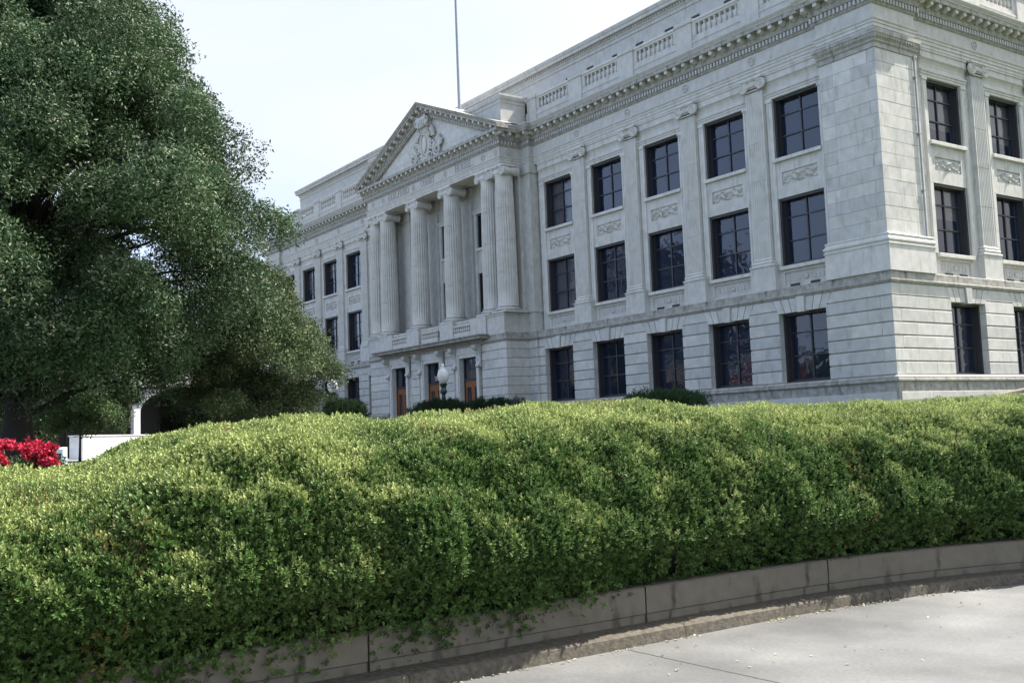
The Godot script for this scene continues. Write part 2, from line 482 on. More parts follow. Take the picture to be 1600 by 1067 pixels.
var frame_cache := {}
var pane_unit: ArrayMesh
func window(fr: Transform3D, x: float, y: float, w: float, h: float, d: float, rows: Array, look := 0) -> void:   # d: face of the frame
	var key := "%.2f %.2f %s" % [w, h, rows]
	if not frame_cache.has(key):
		var mb := Mb.new()
		var o := 0.10
		mb.box(Vector3(0, 0, -0.36), Vector3(o, h, 0)); mb.box(Vector3(w - o, 0, -0.36), Vector3(w, h, 0))
		mb.box(Vector3(o, h - o, -0.36), Vector3(w - o, h, -0.002)); mb.box(Vector3(o, 0, -0.36), Vector3(w - o, 0.07, -0.002))
		mb.box(Vector3(o, 0.07, -0.35), Vector3(o + 0.05, h - o, -0.20)); mb.box(Vector3(w - o - 0.05, 0.07, -0.35), Vector3(w - o, h - o, -0.20))
		mb.box(Vector3(o + 0.05, 0.07, -0.35), Vector3(w - o - 0.05, 0.14, -0.205))
		mb.box(Vector3(w / 2 - 0.032, 0.14, -0.33), Vector3(w / 2 + 0.032, h - o, -0.23))
		var yy := 0.14
		for k in rows.size() - 1:
			yy += (h - 0.14 - o) * rows[k]
			mb.box(Vector3(o + 0.05, yy - 0.024, -0.327), Vector3(w - o - 0.05, yy + 0.024, -0.234 if k else -0.222))
		frame_cache[key] = mb.commit()
	var node := piece("window", house, fr * at3(x, y, d))
	put("frame", frame_cache[key], M.bronze, node, fr * at3(x, y, d))
	var yy := 0.14
	var span := h - 0.14 - 0.10
	for k in rows.size():
		for s in 2:
			var pw := w / 2 - 0.182
			var px := (0.15 if s == 0 else w / 2 + 0.032)
			var b := Basis(Vector3(0, 1, 0), rng.randf_range(-0.006, 0.006)) * Basis(Vector3(1, 0, 0), rng.randf_range(-0.006, 0.006))
			b = b * Basis.from_scale(Vector3(pw, span * rows[k], 1))
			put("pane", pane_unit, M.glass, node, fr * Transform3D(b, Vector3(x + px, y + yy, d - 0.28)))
		yy += span * rows[k]
	if look > 0:
		var mb := Mb.new()
		var top := h - 0.1
		var low := {1: h * 0.30, 2: 0.12, 3: h * 0.55}[look] as float
		if look == 2:
			var n := 14
			for k in n: mb.box(Vector3(0.12 + (w - 0.24) * k / n, low, -0.42), Vector3(0.12 + (w - 0.24) * (k + 0.82) / n, top, -0.415))
		else:
			mb.box(Vector3(0.1, low, -0.42), Vector3(w - 0.1, top, -0.41)); mb.box(Vector3(0.1, low - 0.03, -0.43), Vector3(w - 0.1, low, -0.40))
		put("blind", mb.commit(), M.curtain if look == 2 else M.blind, node, fr * at3(x, y, d))

var block_cache := {}
func block(called: String, parent: Node, fr: Transform3D, x0: float, x1: float, y0: float, y1: float, d: float, deep: float, bev: float) -> void:
	var w := snappedf(x1 - x0, 0.005); var h := snappedf(y1 - y0, 0.005)
	var key := "%.3f %.3f %.3f %.3f" % [w, h, deep, bev]
	if not block_cache.has(key):
		var mb := Mb.new()
		mb.bevel_box(-w / 2, w / 2, -h / 2, h / 2, -deep, 0, bev, minf(bev, 0.002))
		block_cache[key] = mb.commit()
	var m: Material = [M.stone, M.stone, M.stone_b, M.stone_c, M.stone_d][rng.randi() % 5]
	put(called, block_cache[key], m, parent, fr * at3((x0 + x1) / 2, (y0 + y1) / 2, d + rng.randf_range(-0.003, 0.003)))

func volute(mb: Mb, at: Vector3, r: float, hand: float) -> void:
	var prof := []
	for i in 14: prof.append(Vector2(at.x + cos(TAU * i / 14) * r * 0.9, at.y + sin(TAU * i / 14) * r * 0.9))
	mb.prism(PackedVector2Array(prof), at.z - 0.06, at.z)
	mb.spiral(at, r * 0.92, r * 0.14, 2.25, r * 0.15, PI / 2, hand, 30)
	mb.blob(at, Vector3(r * 0.16, r * 0.16, r * 0.2))

func capital_mesh(half: float, deep: float, round_one: bool) -> ArrayMesh:    # half: half the spread of the volute eyes
	var mb := Mb.new()
	var r := 0.27
	for s in [-1, 1]:
		volute(mb, Vector3(s * half, 0.27, deep), r, s)
		if round_one:
			mb.spiral(Vector3(s * half, 0.27, -deep), r * 0.92, r * 0.14, 2.25, r * 0.15, PI / 2, s, 20)
			var p := []; var q := []
			for i in 9:
				var t := i / 8.0
				p.append(Vector3(s * half, 0.27, lerpf(deep - 0.02, -deep, t))); q.append(r * (0.62 + 0.33 * absf(2 * t - 1)))
			mb.tube(p, q, 12)
	mb.box(Vector3(-half - 0.03, 0.36, -deep if round_one else 0.0), Vector3(half + 0.03, 0.52, deep - 0.03))
	mb.box(Vector3(-half, 0.47, deep - 0.03), Vector3(half, 0.52, deep + 0.02))
	mb.box(Vector3(-half - 0.12, 0.52, -deep - 0.03 if round_one else 0.0), Vector3(half + 0.12, 0.615, deep + 0.06))
	mb.box(Vector3(-half + 0.2, 0.16, deep - 0.1), Vector3(half - 0.2, 0.37, deep - 0.04))
	for k in 5:       # egg row under the channel
		mb.blob(Vector3(lerpf(-half + 0.27, half - 0.27, k / 4.0), 0.27, deep - 0.02), Vector3(0.055, 0.09, 0.06), 0, 6, 4)
	if round_one: mb.lathe([Vector2(0.47, 0.0), Vector2(0.5, 0.04), Vector2(0.49, 0.09), Vector2(0.56, 0.22), Vector2(0.55, 0.36)], 24)
	else: mb.box(Vector3(-half + 0.1, 0.05, 0.0), Vector3(half - 0.1, 0.1, deep - 0.07))
	return mb.commit()

func shaft_mesh(r0: float, r1: float, h: float, joints: Array) -> ArrayMesh:
	var mb := Mb.new()
	var lev := []
	for i in 9: lev.append([h * i / 8.0, 0.0])
	for j in joints: lev.append_array([[j - 0.018, 0.0], [j - 0.012, 0.035], [j + 0.012, 0.035], [j + 0.018, 0.0]])
	lev.sort_custom(func(a, b): return a[0] < b[0])
	var cut := [0.0, 0.045, 0.066, 0.066, 0.045]
	var seg := 24 * 5
	var rows := []
	for l in lev:
		var t: float = l[0] / h
		var r: float = lerpf(r0, r1, t) + 0.02 * sin(PI * t) - l[1]
		var row := []
		for i in seg:
			var a := TAU * i / seg
			var fl: float = cut[i % 5] if t > 0.015 and t < 0.985 else 0.0
			row.append(Vector3(sin(a) * (r - fl), l[0], cos(a) * (r - fl)))
		rows.append(row)
	for k in rows.size() - 1:
		for i in seg:
			var j := (i + 1) % seg
			mb.quad(rows[k][i], rows[k][j], rows[k + 1][j], rows[k + 1][i])
	return mb.commit()

func pilaster_mesh(w: float, h: float, deep: float) -> ArrayMesh:     # seven shallow flutes, joints cut across
	var mb := Mb.new()
	var pts := [Vector2(-w / 2, -0.25), Vector2(-w / 2, deep)]
	var n := 7; var rim := 0.045
	for k in n:
		var a := -w / 2 + rim + (w - 2 * rim) * k / n; var b := -w / 2 + rim + (w - 2 * rim) * (k + 1) / n
		pts.append_array([Vector2(a + 0.014, deep), Vector2(lerpf(a, b, 0.32), deep - 0.03), Vector2(lerpf(a, b, 0.68), deep - 0.03), Vector2(b - 0.014, deep)])
	pts.append_array([Vector2(w / 2, deep), Vector2(w / 2, -0.25)])
	var cuts := [0.0, 1.62, 3.24, 4.86, h]
	for c in cuts.size() - 1:
		var y0: float = cuts[c] + (0.009 if c else 0.0); var y1: float = cuts[c + 1] - (0.009 if c < 3 else 0.0)
		for i in pts.size() - 1:
			var p: Vector2 = pts[i]; var q: Vector2 = pts[i + 1]
			mb.quad(Vector3(p.x, y0, p.y), Vector3(q.x, y0, q.y), Vector3(q.x, y1, q.y), Vector3(p.x, y1, p.y))
	mb.box(Vector3(-w / 2 + 0.01, 0, -0.25), Vector3(w / 2 - 0.01, h, deep - 0.036))
	return mb.commit()

func carved_mesh(w: float, h: float, sd: int) -> ArrayMesh:      # a swag in relief
	var mb := Mb.new()
	var nx := 84; var ny := 20
	var nz := FastNoiseLite.new(); nz.seed = sd; nz.frequency = 7.0
	var g := []
	for j in ny + 1:
		var row := []
		for i in nx + 1:
			var u := 2.0 * i / nx - 1.0; var v := 2.0 * j / ny - 1.0
			var z := 0.0
			for w2 in 5:       # running scrolls, one curl after the other
				var cx := -0.8 + 0.4 * w2
				var dx := (u - cx) * w / h; var dy := v * (1.0 if w2 % 2 == 0 else -1.0)
				var rr := sqrt(dx * dx + dy * dy); var an := atan2(dy, dx)
				z = maxf(z, 0.075 * pow(maxf(0.0, cos(rr * 7.0 - an)), 2.0) * exp(-pow(rr / 0.85, 4.0)))
			z = maxf(z, 0.07 * exp(-pow((v - 0.45 * sin(u * 7.85)) / 0.2, 2.0)))
			z += 0.09 * exp(-(pow(u * 7.0, 2) + pow(v * 1.4, 2)))
			z *= 0.55 + 1.1 * absf(nz.get_noise_2d(u * 0.9 * w, v * h)) + 0.3
			z *= smoothstep(1.0, 0.86, absf(v)) * smoothstep(1.0, 0.95, absf(u))
			z += 0.022 * nz.get_noise_2d(u * 2.0 + 9.0, v * 0.8)
			if i == 0 or j == 0 or i == nx or j == ny: z = 0.0
			row.append(Vector3(u * w / 2, v * h / 2, z))
		g.append(row)
	for j in ny:
		for i in nx: mb.quad(g[j][i], g[j][i + 1], g[j + 1][i + 1], g[j + 1][i])
	return mb.commit()

const CORNICE := 18.17
func upper_path() -> Array:
	return [Vector2(-58.9, -22.9), Vector2(-58.9, 0), Vector2(-56.2, 0), Vector2(-56.2, -0.2), Vector2(-38.55, -0.2), Vector2(-38.55, 0.1), Vector2(-37.78, 0.1), Vector2(-37.78, 1.5),
		Vector2(-22.42, 1.5), Vector2(-22.42, 0.1), Vector2(-21.65, 0.1), Vector2(-21.65, -0.2), Vector2(-2.6, -0.2), Vector2(-2.6, 0), Vector2(0, 0), Vector2(0, -2.6), Vector2(-0.2, -2.6), Vector2(-0.2, -20.3), Vector2(0, -20.3), Vector2(0, -22.9)]

func ground_path() -> Array:
	return [Vector2(-58.9, -22.9), Vector2(-58.9, 0), Vector2(-38.6, 0), Vector2(-38.6, 0.12), Vector2(-37.84, 0.12), Vector2(-37.84, 1.55),
		Vector2(-22.36, 1.55), Vector2(-22.36, 0.12), Vector2(-21.56, 0.12), Vector2(-21.56, 0), Vector2(0, 0), Vector2(0, -22.9)]

func v2(a: Array) -> Array:
	var o := []
	for i in range(0, a.size(), 2): o.append(Vector2(a[i], a[i + 1]))
	return o

# windows of the wings: first edge along each front
const WIN := 2.34
var right_w := []; var left_w := []; var side_w := []

func wing(fr: Transform3D, a0: float, a1: float, wins: Array, far: bool, seen: int) -> void:
	var flank := fr == S
	# --- ground storey
	var holes := []
	for x in wins: holes.append(Rect2(x - 0.02, 3.24, WIN + 0.04, 2.83))
	put("ground_storey_wall", wall_mesh(a0 + 0.02, a1 - 0.02, 3.2, 6.64, -0.075, 0.6, holes), M.stone_b, house, fr)
	var ys := [3.25, 3.74, 4.215, 4.69, 5.18, 5.68, 6.17]
	var wall := piece("rusticated_wall", house, fr * at3((a0 + a1) / 2, 3.25, 0))
	var merged := Mb.new()
	var edges := [a0]
	for x in wins: edges.append_array([x, x + WIN])
	edges.append(a1)
	for r in 6:
		for k in range(0, edges.size(), 2):
			var e0: float = edges[k]; var e1: float = edges[k + 1]
			var row := r % 2 == 0
			if not flank and e1 == 0.0 and not row: e1 = -0.512
			if flank and k == 0 and row: e0 = 0.512
			var cuts := [e0]
			var w := e1 - e0
			if w > 1.9:
				var n := int(round(w / 1.5))
				for i in range(1, n): cuts.append(e0 + w * (i + (0.25 if row else -0.25)) / n)
			elif w > 1.0 and row: cuts.append(e0 + w * 0.5)
			cuts.append(e1)
			for i in cuts.size() - 1:
				var g0: float = cuts[i] + (0.002 if i else 0.0); var g1: float = cuts[i + 1] - (0.002 if i < cuts.size() - 2 else 0.0)
				if far: merged.bevel_box(g0, g1, ys[r] + 0.02, ys[r + 1] - 0.02, -0.5, 0, 0.02, 0.002)
				else: block("rusticated_block", wall, fr, g0, g1, ys[r] + 0.02, ys[r + 1] - 0.02, 0, 0.5, 0.02)
	# flat arches over the windows
	for x in wins:
		var bot := []; var top := []
		for i in 8:
			var t := i / 7.0
			bot.append(x + WIN * t); top.append(x + WIN / 2 + (WIN / 2 + 0.3) * (2 * t - 1))
		for i in 7:
			var key := i == 3
			var mb := merged if far else Mb.new()
			var y0 := 6.043 - (0.035 if key else 0.0)
			var m := 0.02
			if key:
				mb.prism(PackedVector2Array([Vector2(bot[i] + 0.02, y0), Vector2(bot[i + 1] - 0.02, y0), Vector2(top[i + 1] - 0.01, 6.62), Vector2(top[i] + 0.01, 6.62)]), -0.5, 0.075)
			else:
				mb.prism(PackedVector2Array([Vector2(bot[i] + m, y0), Vector2(bot[i + 1] - m, y0), Vector2(top[i + 1] - m, 6.60), Vector2(top[i] + m, 6.60)]), -0.5, 0.0)
			if not far: put("keystone" if key else "voussoir", mb.commit(), [M.stone, M.stone_b, M.stone_c][rng.randi() % 3], wall, fr)
	for k in range(0, edges.size(), 2):
		var l: float = edges[k] + (0.314 if k > 0 else 0.0); var r: float = edges[k + 1] - (0.314 if k < edges.size() - 2 else 0.0)
		var lb: float = edges[k] + (0.06 if k > 0 else 0.0); var rb: float = edges[k + 1] - (0.06 if k < edges.size() - 2 else 0.0)
		if flank and k == 0: l = 0.512; lb = 0.512
		if r - l < 0.1: continue
		var mb := merged if far else Mb.new()
		mb.prism(PackedVector2Array([Vector2(lb, 6.186), Vector2(rb, 6.186), Vector2(r, 6.60), Vector2(l, 6.60)]), -0.5, 0.0)
		if not far: put("rusticated_block", mb.commit(), M.stone, wall, fr)
	if far: put("block", merged.commit(), M.stone, wall, fr, "stuff")
	for i in wins.size():
		window(fr, wins[i], 3.25, WIN, 2.793, -0.27, [0.37, 0.36, 0.27], 0)
	# --- two upper storeys
	holes = []
	for x in wins:
		holes.append(Rect2(x, 7.984, WIN, 2.807)); holes.append(Rect2(x, 12.448, WIN, 2.531))
		holes.append(Rect2(x + 0.28, 11.3, WIN - 0.56, 0.55)); holes.append(Rect2(x + 0.12, 7.2, WIN - 0.24, 0.52))
	var p0 := a0; var p1 := a1
	put("upper_wall", wall_mesh(a0 + 0.02, a1 - 0.02, 6.9, 16.12, -0.4, 0.55, holes), M.stone, house, fr)
	var sill := Mb.new(); sill.bevel_box(-0.05, WIN + 0.05, 0, 0.15, -0.5, -0.26, 0.012)
	var sillm := sill.commit()
	var trim := Mb.new()         # moulded frame round a top window
	for s in [0.0, 1.0]:
		var q: float = -0.30 if s == 0.0 else WIN
		trim.box(Vector3(q, 7.984, -0.42), Vector3(q + 0.30, 15.0, -0.355))
		trim.box(Vector3(q + 0.05, 7.984, -0.42), Vector3(q + 0.12, 14.9, -0.335))
		trim.box(Vector3(q - 0.02, 14.86, -0.42), Vector3(q + 0.32, 15.0, -0.31))
		trim.box(Vector3(q + 0.01, 14.74, -0.42), Vector3(q + 0.29, 14.79, -0.34))
	for y in [9.2, 10.79, 12.45, 13.7]: trim.box(Vector3(-0.31, y, -0.43), Vector3(0.0, y + 0.012, -0.352))
	var trimm := trim.commit()
	var hood := Mb.new()
	hood.mould(v2([-0.42, 14.98, -0.34, 14.985, -0.34, 15.08, -0.31, 15.1, -0.31, 15.17, -0.27, 15.2, -0.27, 15.26, -0.36, 15.28, -0.375, 15.42, -0.35, 15.56, -0.30, 15.66, -0.235, 15.72, -0.235, 15.78, -0.26, 15.8, -0.26, 15.98, -0.22, 16.0, -0.22, 16.1, -0.45, 16.1]), [Vector2(-0.4, 0), Vector2(WIN + 0.4, 0)])
	var hoodm := hood.commit()
	var carved := [carved_mesh(WIN - 0.56, 0.55, 3), carved_mesh(WIN - 0.56, 0.55, 8)]
	var low_panel := Mb.new()
	low_panel.quad(Vector3(0.12, 7.2, -0.46), Vector3(WIN - 0.12, 7.2, -0.46), Vector3(WIN - 0.12, 7.72, -0.46), Vector3(0.12, 7.72, -0.46))
	for k in 9: low_panel.box(Vector3(0.3 + k * 0.2, 7.36, -0.47), Vector3(0.42 + k * 0.2, 7.56, -0.44))
	low_panel.blob(Vector3(WIN / 2, 7.46, -0.44), Vector3(0.11, 0.11, 0.06))
	var lowm := low_panel.commit()
	for i in wins.size():
		var x: float = wins[i]
		var o := fr * at3(x, 0, 0)
		put("window_sill", sillm, M.stone_c, house, fr * at3(x, 7.84, 0)); put("window_sill", sillm, M.stone_c, house, fr * at3(x, 12.298, 0))
		put("window_surround", trimm, M.stone_c, house, o)
		put("window_hood", hoodm, M.stone, house, o)
		put("carved_panel", carved[i % 2], M.stone, house, fr * at3(x + WIN / 2, 11.575, -0.46))
		put("sill_panel", lowm, M.stone_b, house, o)
		var look_t := 0; var look_m := 0
		if flank: look_t = 1; look_m = [3, 0, 1, 3][i % 4]
		elif not far and i == 0: look_t = 2; look_m = 2
		elif far: look_t = [0, 1, 3, 0, 1][i % 5]; look_m = [1, 0, 3, 1, 0][i % 5]
		window(fr, x, 12.448, WIN, 2.531, -0.47, [0.355, 0.38, 0.265], look_t)
		window(fr, x, 7.984, WIN, 2.807, -0.47, [0.355, 0.38, 0.265], look_m)
	# --- pilasters between the windows
	var sh := pilaster_mesh(0.9, 7.03, 0.0); var cp := capital_mesh(0.47, 0.11, false)
	var pb := Mb.new()
	pb.mould(v2([0.0, 0, 0.1, 0.0, 0.1, 0.05, 0.125, 0.09, 0.1, 0.14, 0.05, 0.16, 0.05, 0.2, 0.075, 0.23, 0.05, 0.26, 0.0, 0.3]), [Vector2(-0.45, -0.25), Vector2(-0.45, 0), Vector2(0.45, 0), Vector2(0.45, -0.25)], false)
	var pbm := pb.commit()
	var pd := Mb.new(); pd.bevel_box(-0.66, 0.66, 7.05, 8.06, -0.3, 0.1, 0.012); pd.bevel_box(-0.69, 0.69, 8.06, 8.15, -0.3, 0.13, 0.02)
	var pdm := pd.commit()
	for i in wins.size() - 1:
		var x: float = (wins[i] + WIN + wins[i + 1]) / 2
		var p := piece("pilaster", house, fr * at3(x, 7.05, -0.2))
		put("pedestal", pdm, M.stone, p, fr * at3(x, 0, -0.2)); put("pilaster_base", pbm, M.stone_c, p, fr * at3(x, 8.15, -0.2))
		put("shaft", sh, M.stone, p, fr * at3(x, 8.45, -0.2)); put("capital", cp, M.stone_c, p, fr * at3(x, 15.475, -0.2))
		rosette(fr, x, 16.83, -0.2)
	for k in wins.size():        # dark vents let into the base course
		if (fr == F and not far and k in [2, 4]) or (flank and k < 2) or (far and k in [3, 4]):
			for s in [0.42, 1.42]:
				var mb := Mb.new()
				mb.box(Vector3(0, 0, -0.1), Vector3(0.42, 0.13, 0.004)); 
				for q in 4: mb.box(Vector3(0.02, 0.012 + q * 0.03, 0.004), Vector3(0.40, 0.024 + q * 0.03, 0.012))
				put("vent", mb.commit(), M.bronze, house, fr * at3(wins[k] + s, 7.10, -0.345))

var ros: ArrayMesh
func rosette(fr: Transform3D, x: float, y: float, d: float) -> void:
	if ros == null:
		var mb := Mb.new()
		var p := []; var r := []
		for i in 19: p.append(Vector3(cos(TAU * i / 18) * 0.165, sin(TAU * i / 18) * 0.165, 0.01)); r.append(0.03)
		mb.tube(p, r, 6)
		mb.blob(Vector3.ZERO, Vector3(0.07, 0.07, 0.05))
		for i in 6: mb.blob(Vector3(cos(TAU * i / 6) * 0.09, sin(TAU * i / 6) * 0.09, 0), Vector3(0.045, 0.03, 0.03), TAU * i / 6, 6, 4)
		ros = mb.commit()
	put("rosette", ros, M.stone_b, house, fr * at3(x, y, d))

func corner_pier() -> void:
	var pier := piece("corner_pier", house, at3(-1.3, 7.1, 0))
	var mb := Mb.new()
	mb.box(Vector3(-2.55, 7.0, -0.5), Vector3(-0.02, 16.0, -0.02)); mb.box(Vector3(-0.5, 7.0, -2.55), Vector3(-0.021, 16.0, -0.5))
	put("backing", mb.commit(), M.stone_b, pier)
	# moulded base
	mb = Mb.new()
	mb.mould(v2([0, 7.05, 0.12, 7.05, 0.12, 8.0, 0.15, 8.02, 0.15, 8.08, 0.1, 8.12, 0.16, 8.17, 0.16, 8.24, 0.11, 8.28, 0.09, 8.36, 0.12, 8.4, 0.09, 8.44, 0.0, 8.47]), [Vector2(-2.62, -0.45), Vector2(-2.62, 0), Vector2(0, 0), Vector2(0, -2.62), Vector2(-0.45, -2.62)])
	put("pier_base", mb.commit(), M.stone_c, pier)
	mb = Mb.new()
	mb.mould(v2([0, 15.4, 0.03, 15.42, 0.03, 15.5, 0.0, 15.52, 0.0, 15.6, 0.06, 15.66, 0.05, 15.72, 0.1, 15.8, 0.12, 15.9, 0.16, 15.94, 0.16, 16.08, 0.0, 16.08]), [Vector2(-2.58, -0.4), Vector2(-2.58, 0), Vector2(0, 0), Vector2(0, -2.58), Vector2(-0.4, -2.58)])
	put("pier_cap", mb.commit(), M.grime, pier)
	mb = Mb.new()
	for fr in [F, S]:
		var n := 15
		for k in n:
			var a: float = (0.12 + 2.3 * k / n) * (-1.0 if fr == F else 1.0)
			var c: Vector3 = fr * Vector3(a, 15.85, 0.10)
			mb.blob(c, Vector3(0.06, 0.08, 0.06), 0, 6, 4)
	put("egg_moulding", mb.commit(), M.grime, pier, Transform3D(), "stuff")
	var h := (15.40 - 8.47) / 14.0
	for r in 14:
		var y0 := 8.47 + h * r + 0.005; var y1 := 8.47 + h * (r + 1) - 0.005
		var row := r % 2 == 0
		var fc := [-2.55, -1.93, -1.11, 0.0] if row else [-2.55, -1.93, -0.37, -0.30]
		var sc := [0.30, 1.05, 1.93, 2.55] if row else [0.0, 0.72, 1.93, 2.55]
		for i in 3:
			if fc[i + 1] - fc[i] > 0.1: block("ashlar_block", pier, F, fc[i] + 0.002, fc[i + 1] - (0.002 if i < 2 else 0.0), y0, y1, 0.0, 0.296, 0.006)
			if sc[i + 1] - sc[i] > 0.1: block("ashlar_block", pier, S, sc[i] + (0.002 if i > 0 or row else 0.0), sc[i + 1] - 0.002, y0, y1, 0.0, 0.296, 0.006)
	# rain pipe on the flank
	mb = Mb.new()
	mb.tube([Vector3(2.36, 7.1, 0.05), Vector3(2.36, 15.45, 0.05)], [0.035, 0.035], 8)
	for y in [8.0, 10.2, 12.4, 14.6]: mb.box(Vector3(2.3, y, -0.02), Vector3(2.42, y + 0.05, 0.09))
	put("rain_pipe", mb.commit(), M.pipe, house, S)

func entablature() -> void:
	var up := upper_path()
	var mb := Mb.new()
	mb.mould(v2([-0.5, 16.09, 0.0, 16.09, 0.0, 16.22, 0.03, 16.225, 0.03, 16.36, 0.06, 16.365, 0.06, 16.44, 0.11, 16.5, 0.11, 16.54, 0.0, 16.545]), up, false)
	put("architrave", mb.commit(), M.stone, house)
	mb = Mb.new(); mb.mould(v2([0.0, 16.54, 0.0, 17.1]), up, false)
	put("frieze", mb.commit(), M.stone_b, house)
	mb = Mb.new()
	mb.mould(v2([0.0, 17.08, 0.05, 17.12, 0.07, 17.17, 0.07, 17.40, 0.15, 17.42, 0.18, 17.5, 0.18, 17.78, 0.22, 17.80, 0.52, 17.80, 0.52, 17.97, 0.50, 17.975, 0.0, 17.99]), up, false)
	put("cornice", mb.commit(), M.grime, house)
	var sima := v2([0.50, 17.975, 0.54, 17.98, 0.54, 18.02, 0.60, 18.08, 0.64, 18.14, 0.64, 18.18, 0.0, 18.22])
	mb = Mb.new()
	mb.mould(sima, up.slice(0, 8))
	put("cornice_crown", mb.commit(), M.stone_b, house)
	mb = Mb.new(); mb.mould(sima, up.slice(8))
	put("cornice_crown", mb.commit(), M.stone_b, house)
	# modillions one by one, dentils as one course
	var mo := Mb.new()
	mo.prism(PackedVector2Array([Vector2(0.0, 0.0), Vector2(0.06, -0.05), Vector2(0.16, -0.01), Vector2(0.28, 0.0), Vector2(0.29, 0.02), Vector2(0.29, 0.15), Vector2(0.0, 0.15)]), -0.09, 0.09)
	var mom := mo.commit()
	var de := Mb.new()
	for i in up.size() - 1:
		var a: Vector2 = up[i]; var b: Vector2 = up[i + 1]
		var d := (b - a).normalized(); var nn := Vector2(-d.y, d.x)
		var len := a.distance_to(b)
		if i == 0: continue
		var basis := Basis(Vector3(nn.x, 0, nn.y), Vector3(0, 1, 0), Vector3(d.x, 0, d.y) * -1.0)
		if basis.determinant() < 0: basis.z = -basis.z
		var lo := 0.0; var hi := len
		if i > 0:      # outer corners carry the row on, inner ones stop short
			var pd: Vector2 = (a - up[i - 1]).normalized()
			lo = -0.2 if pd.cross(d) < 0.0 else 0.35
		if i < up.size() - 2:
			var nd: Vector2 = (up[i + 2] - b).normalized()
			hi = len + 0.2 if d.cross(nd) < 0.0 else len - 0.35
		if len > 0.6:
			var n := maxi(1, int(round((hi - lo) / 0.56)))
			for k in n + 1:
				var p := a + d * lerpf(lo, hi, float(k) / n) + nn * 0.18
				put("modillion", mom, M.stone_c, house, Transform3D(basis, Vector3(p.x, 17.65, p.y)))
		var nd2 := int((hi - lo) / 0.185)
		for k in nd2:
			var p := a + d * (lo + (k + 0.5) * (hi - lo) / nd2) + nn * 0.07
			var e := d * 0.045
			var f := nn * 0.085
			var c0 := Vector3(p.x - e.x, 17.2, p.y - e.y); var c1 := Vector3(p.x + e.x, 17.2, p.y + e.y); var o := Vector3(f.x, 0, f.y); var u := Vector3(0, 0.19, 0)
			de.quad(c0 + o, c1 + o, c1 + o + u, c0 + o + u)
			de.quad(c0, c0 + o, c0 + o + u, c0 + u); de.quad(c1 + o, c1, c1 + u, c1 + o + u)
			de.quad(c0, c1, c1 + o, c0 + o)
	put("dentil_course", de.commit(), M.stone_d, house, Transform3D(), "stuff")

func belt_and_base() -> void:
	var gp := ground_path()
	var mb := Mb.new()
	mb.mould(v2([-0.4, 6.62, 0.03, 6.62, 0.04, 6.66, 0.085, 6.70, 0.085, 6.75, 0.05, 6.77, 0.05, 7.03, 0.03, 7.06, -0.42, 7.11]), gp, false)
	put("belt_course", mb.commit(), M.grime, house)
	var prof := v2([0.1, 0.8, 0.1, 2.95, 0.13, 2.99, 0.19, 3.03, 0.19, 3.09, 0.15, 3.11, 0.16, 3.16, 0.12, 3.2, 0.04, 3.25, -0.5, 3.252])
	mb = Mb.new()
	mb.mould(prof, gp.slice(0, 6) + [Vector2(-35.4, 1.55)])
	put("water_table", mb.commit(), M.grime, house)
	mb = Mb.new(); mb.mould(prof, [Vector2(-24.8, 1.55)] + gp.slice(6))
	put("water_table", mb.commit(), M.grime, house)
	var plinth := piece("plinth", house, at3(-10, 2, 0))
	var k := 0
	for fr in [F, S]:
		var a := 0.0
		while a < 21.0:
			var w := 1.92
			var x0 := -a - w if fr == F else a
			block("plinth_block", plinth, fr, x0 + 0.004, x0 + w - 0.004, 1.3, 2.63, 0.135, 0.1, 0.01)
			a += w; k += 1

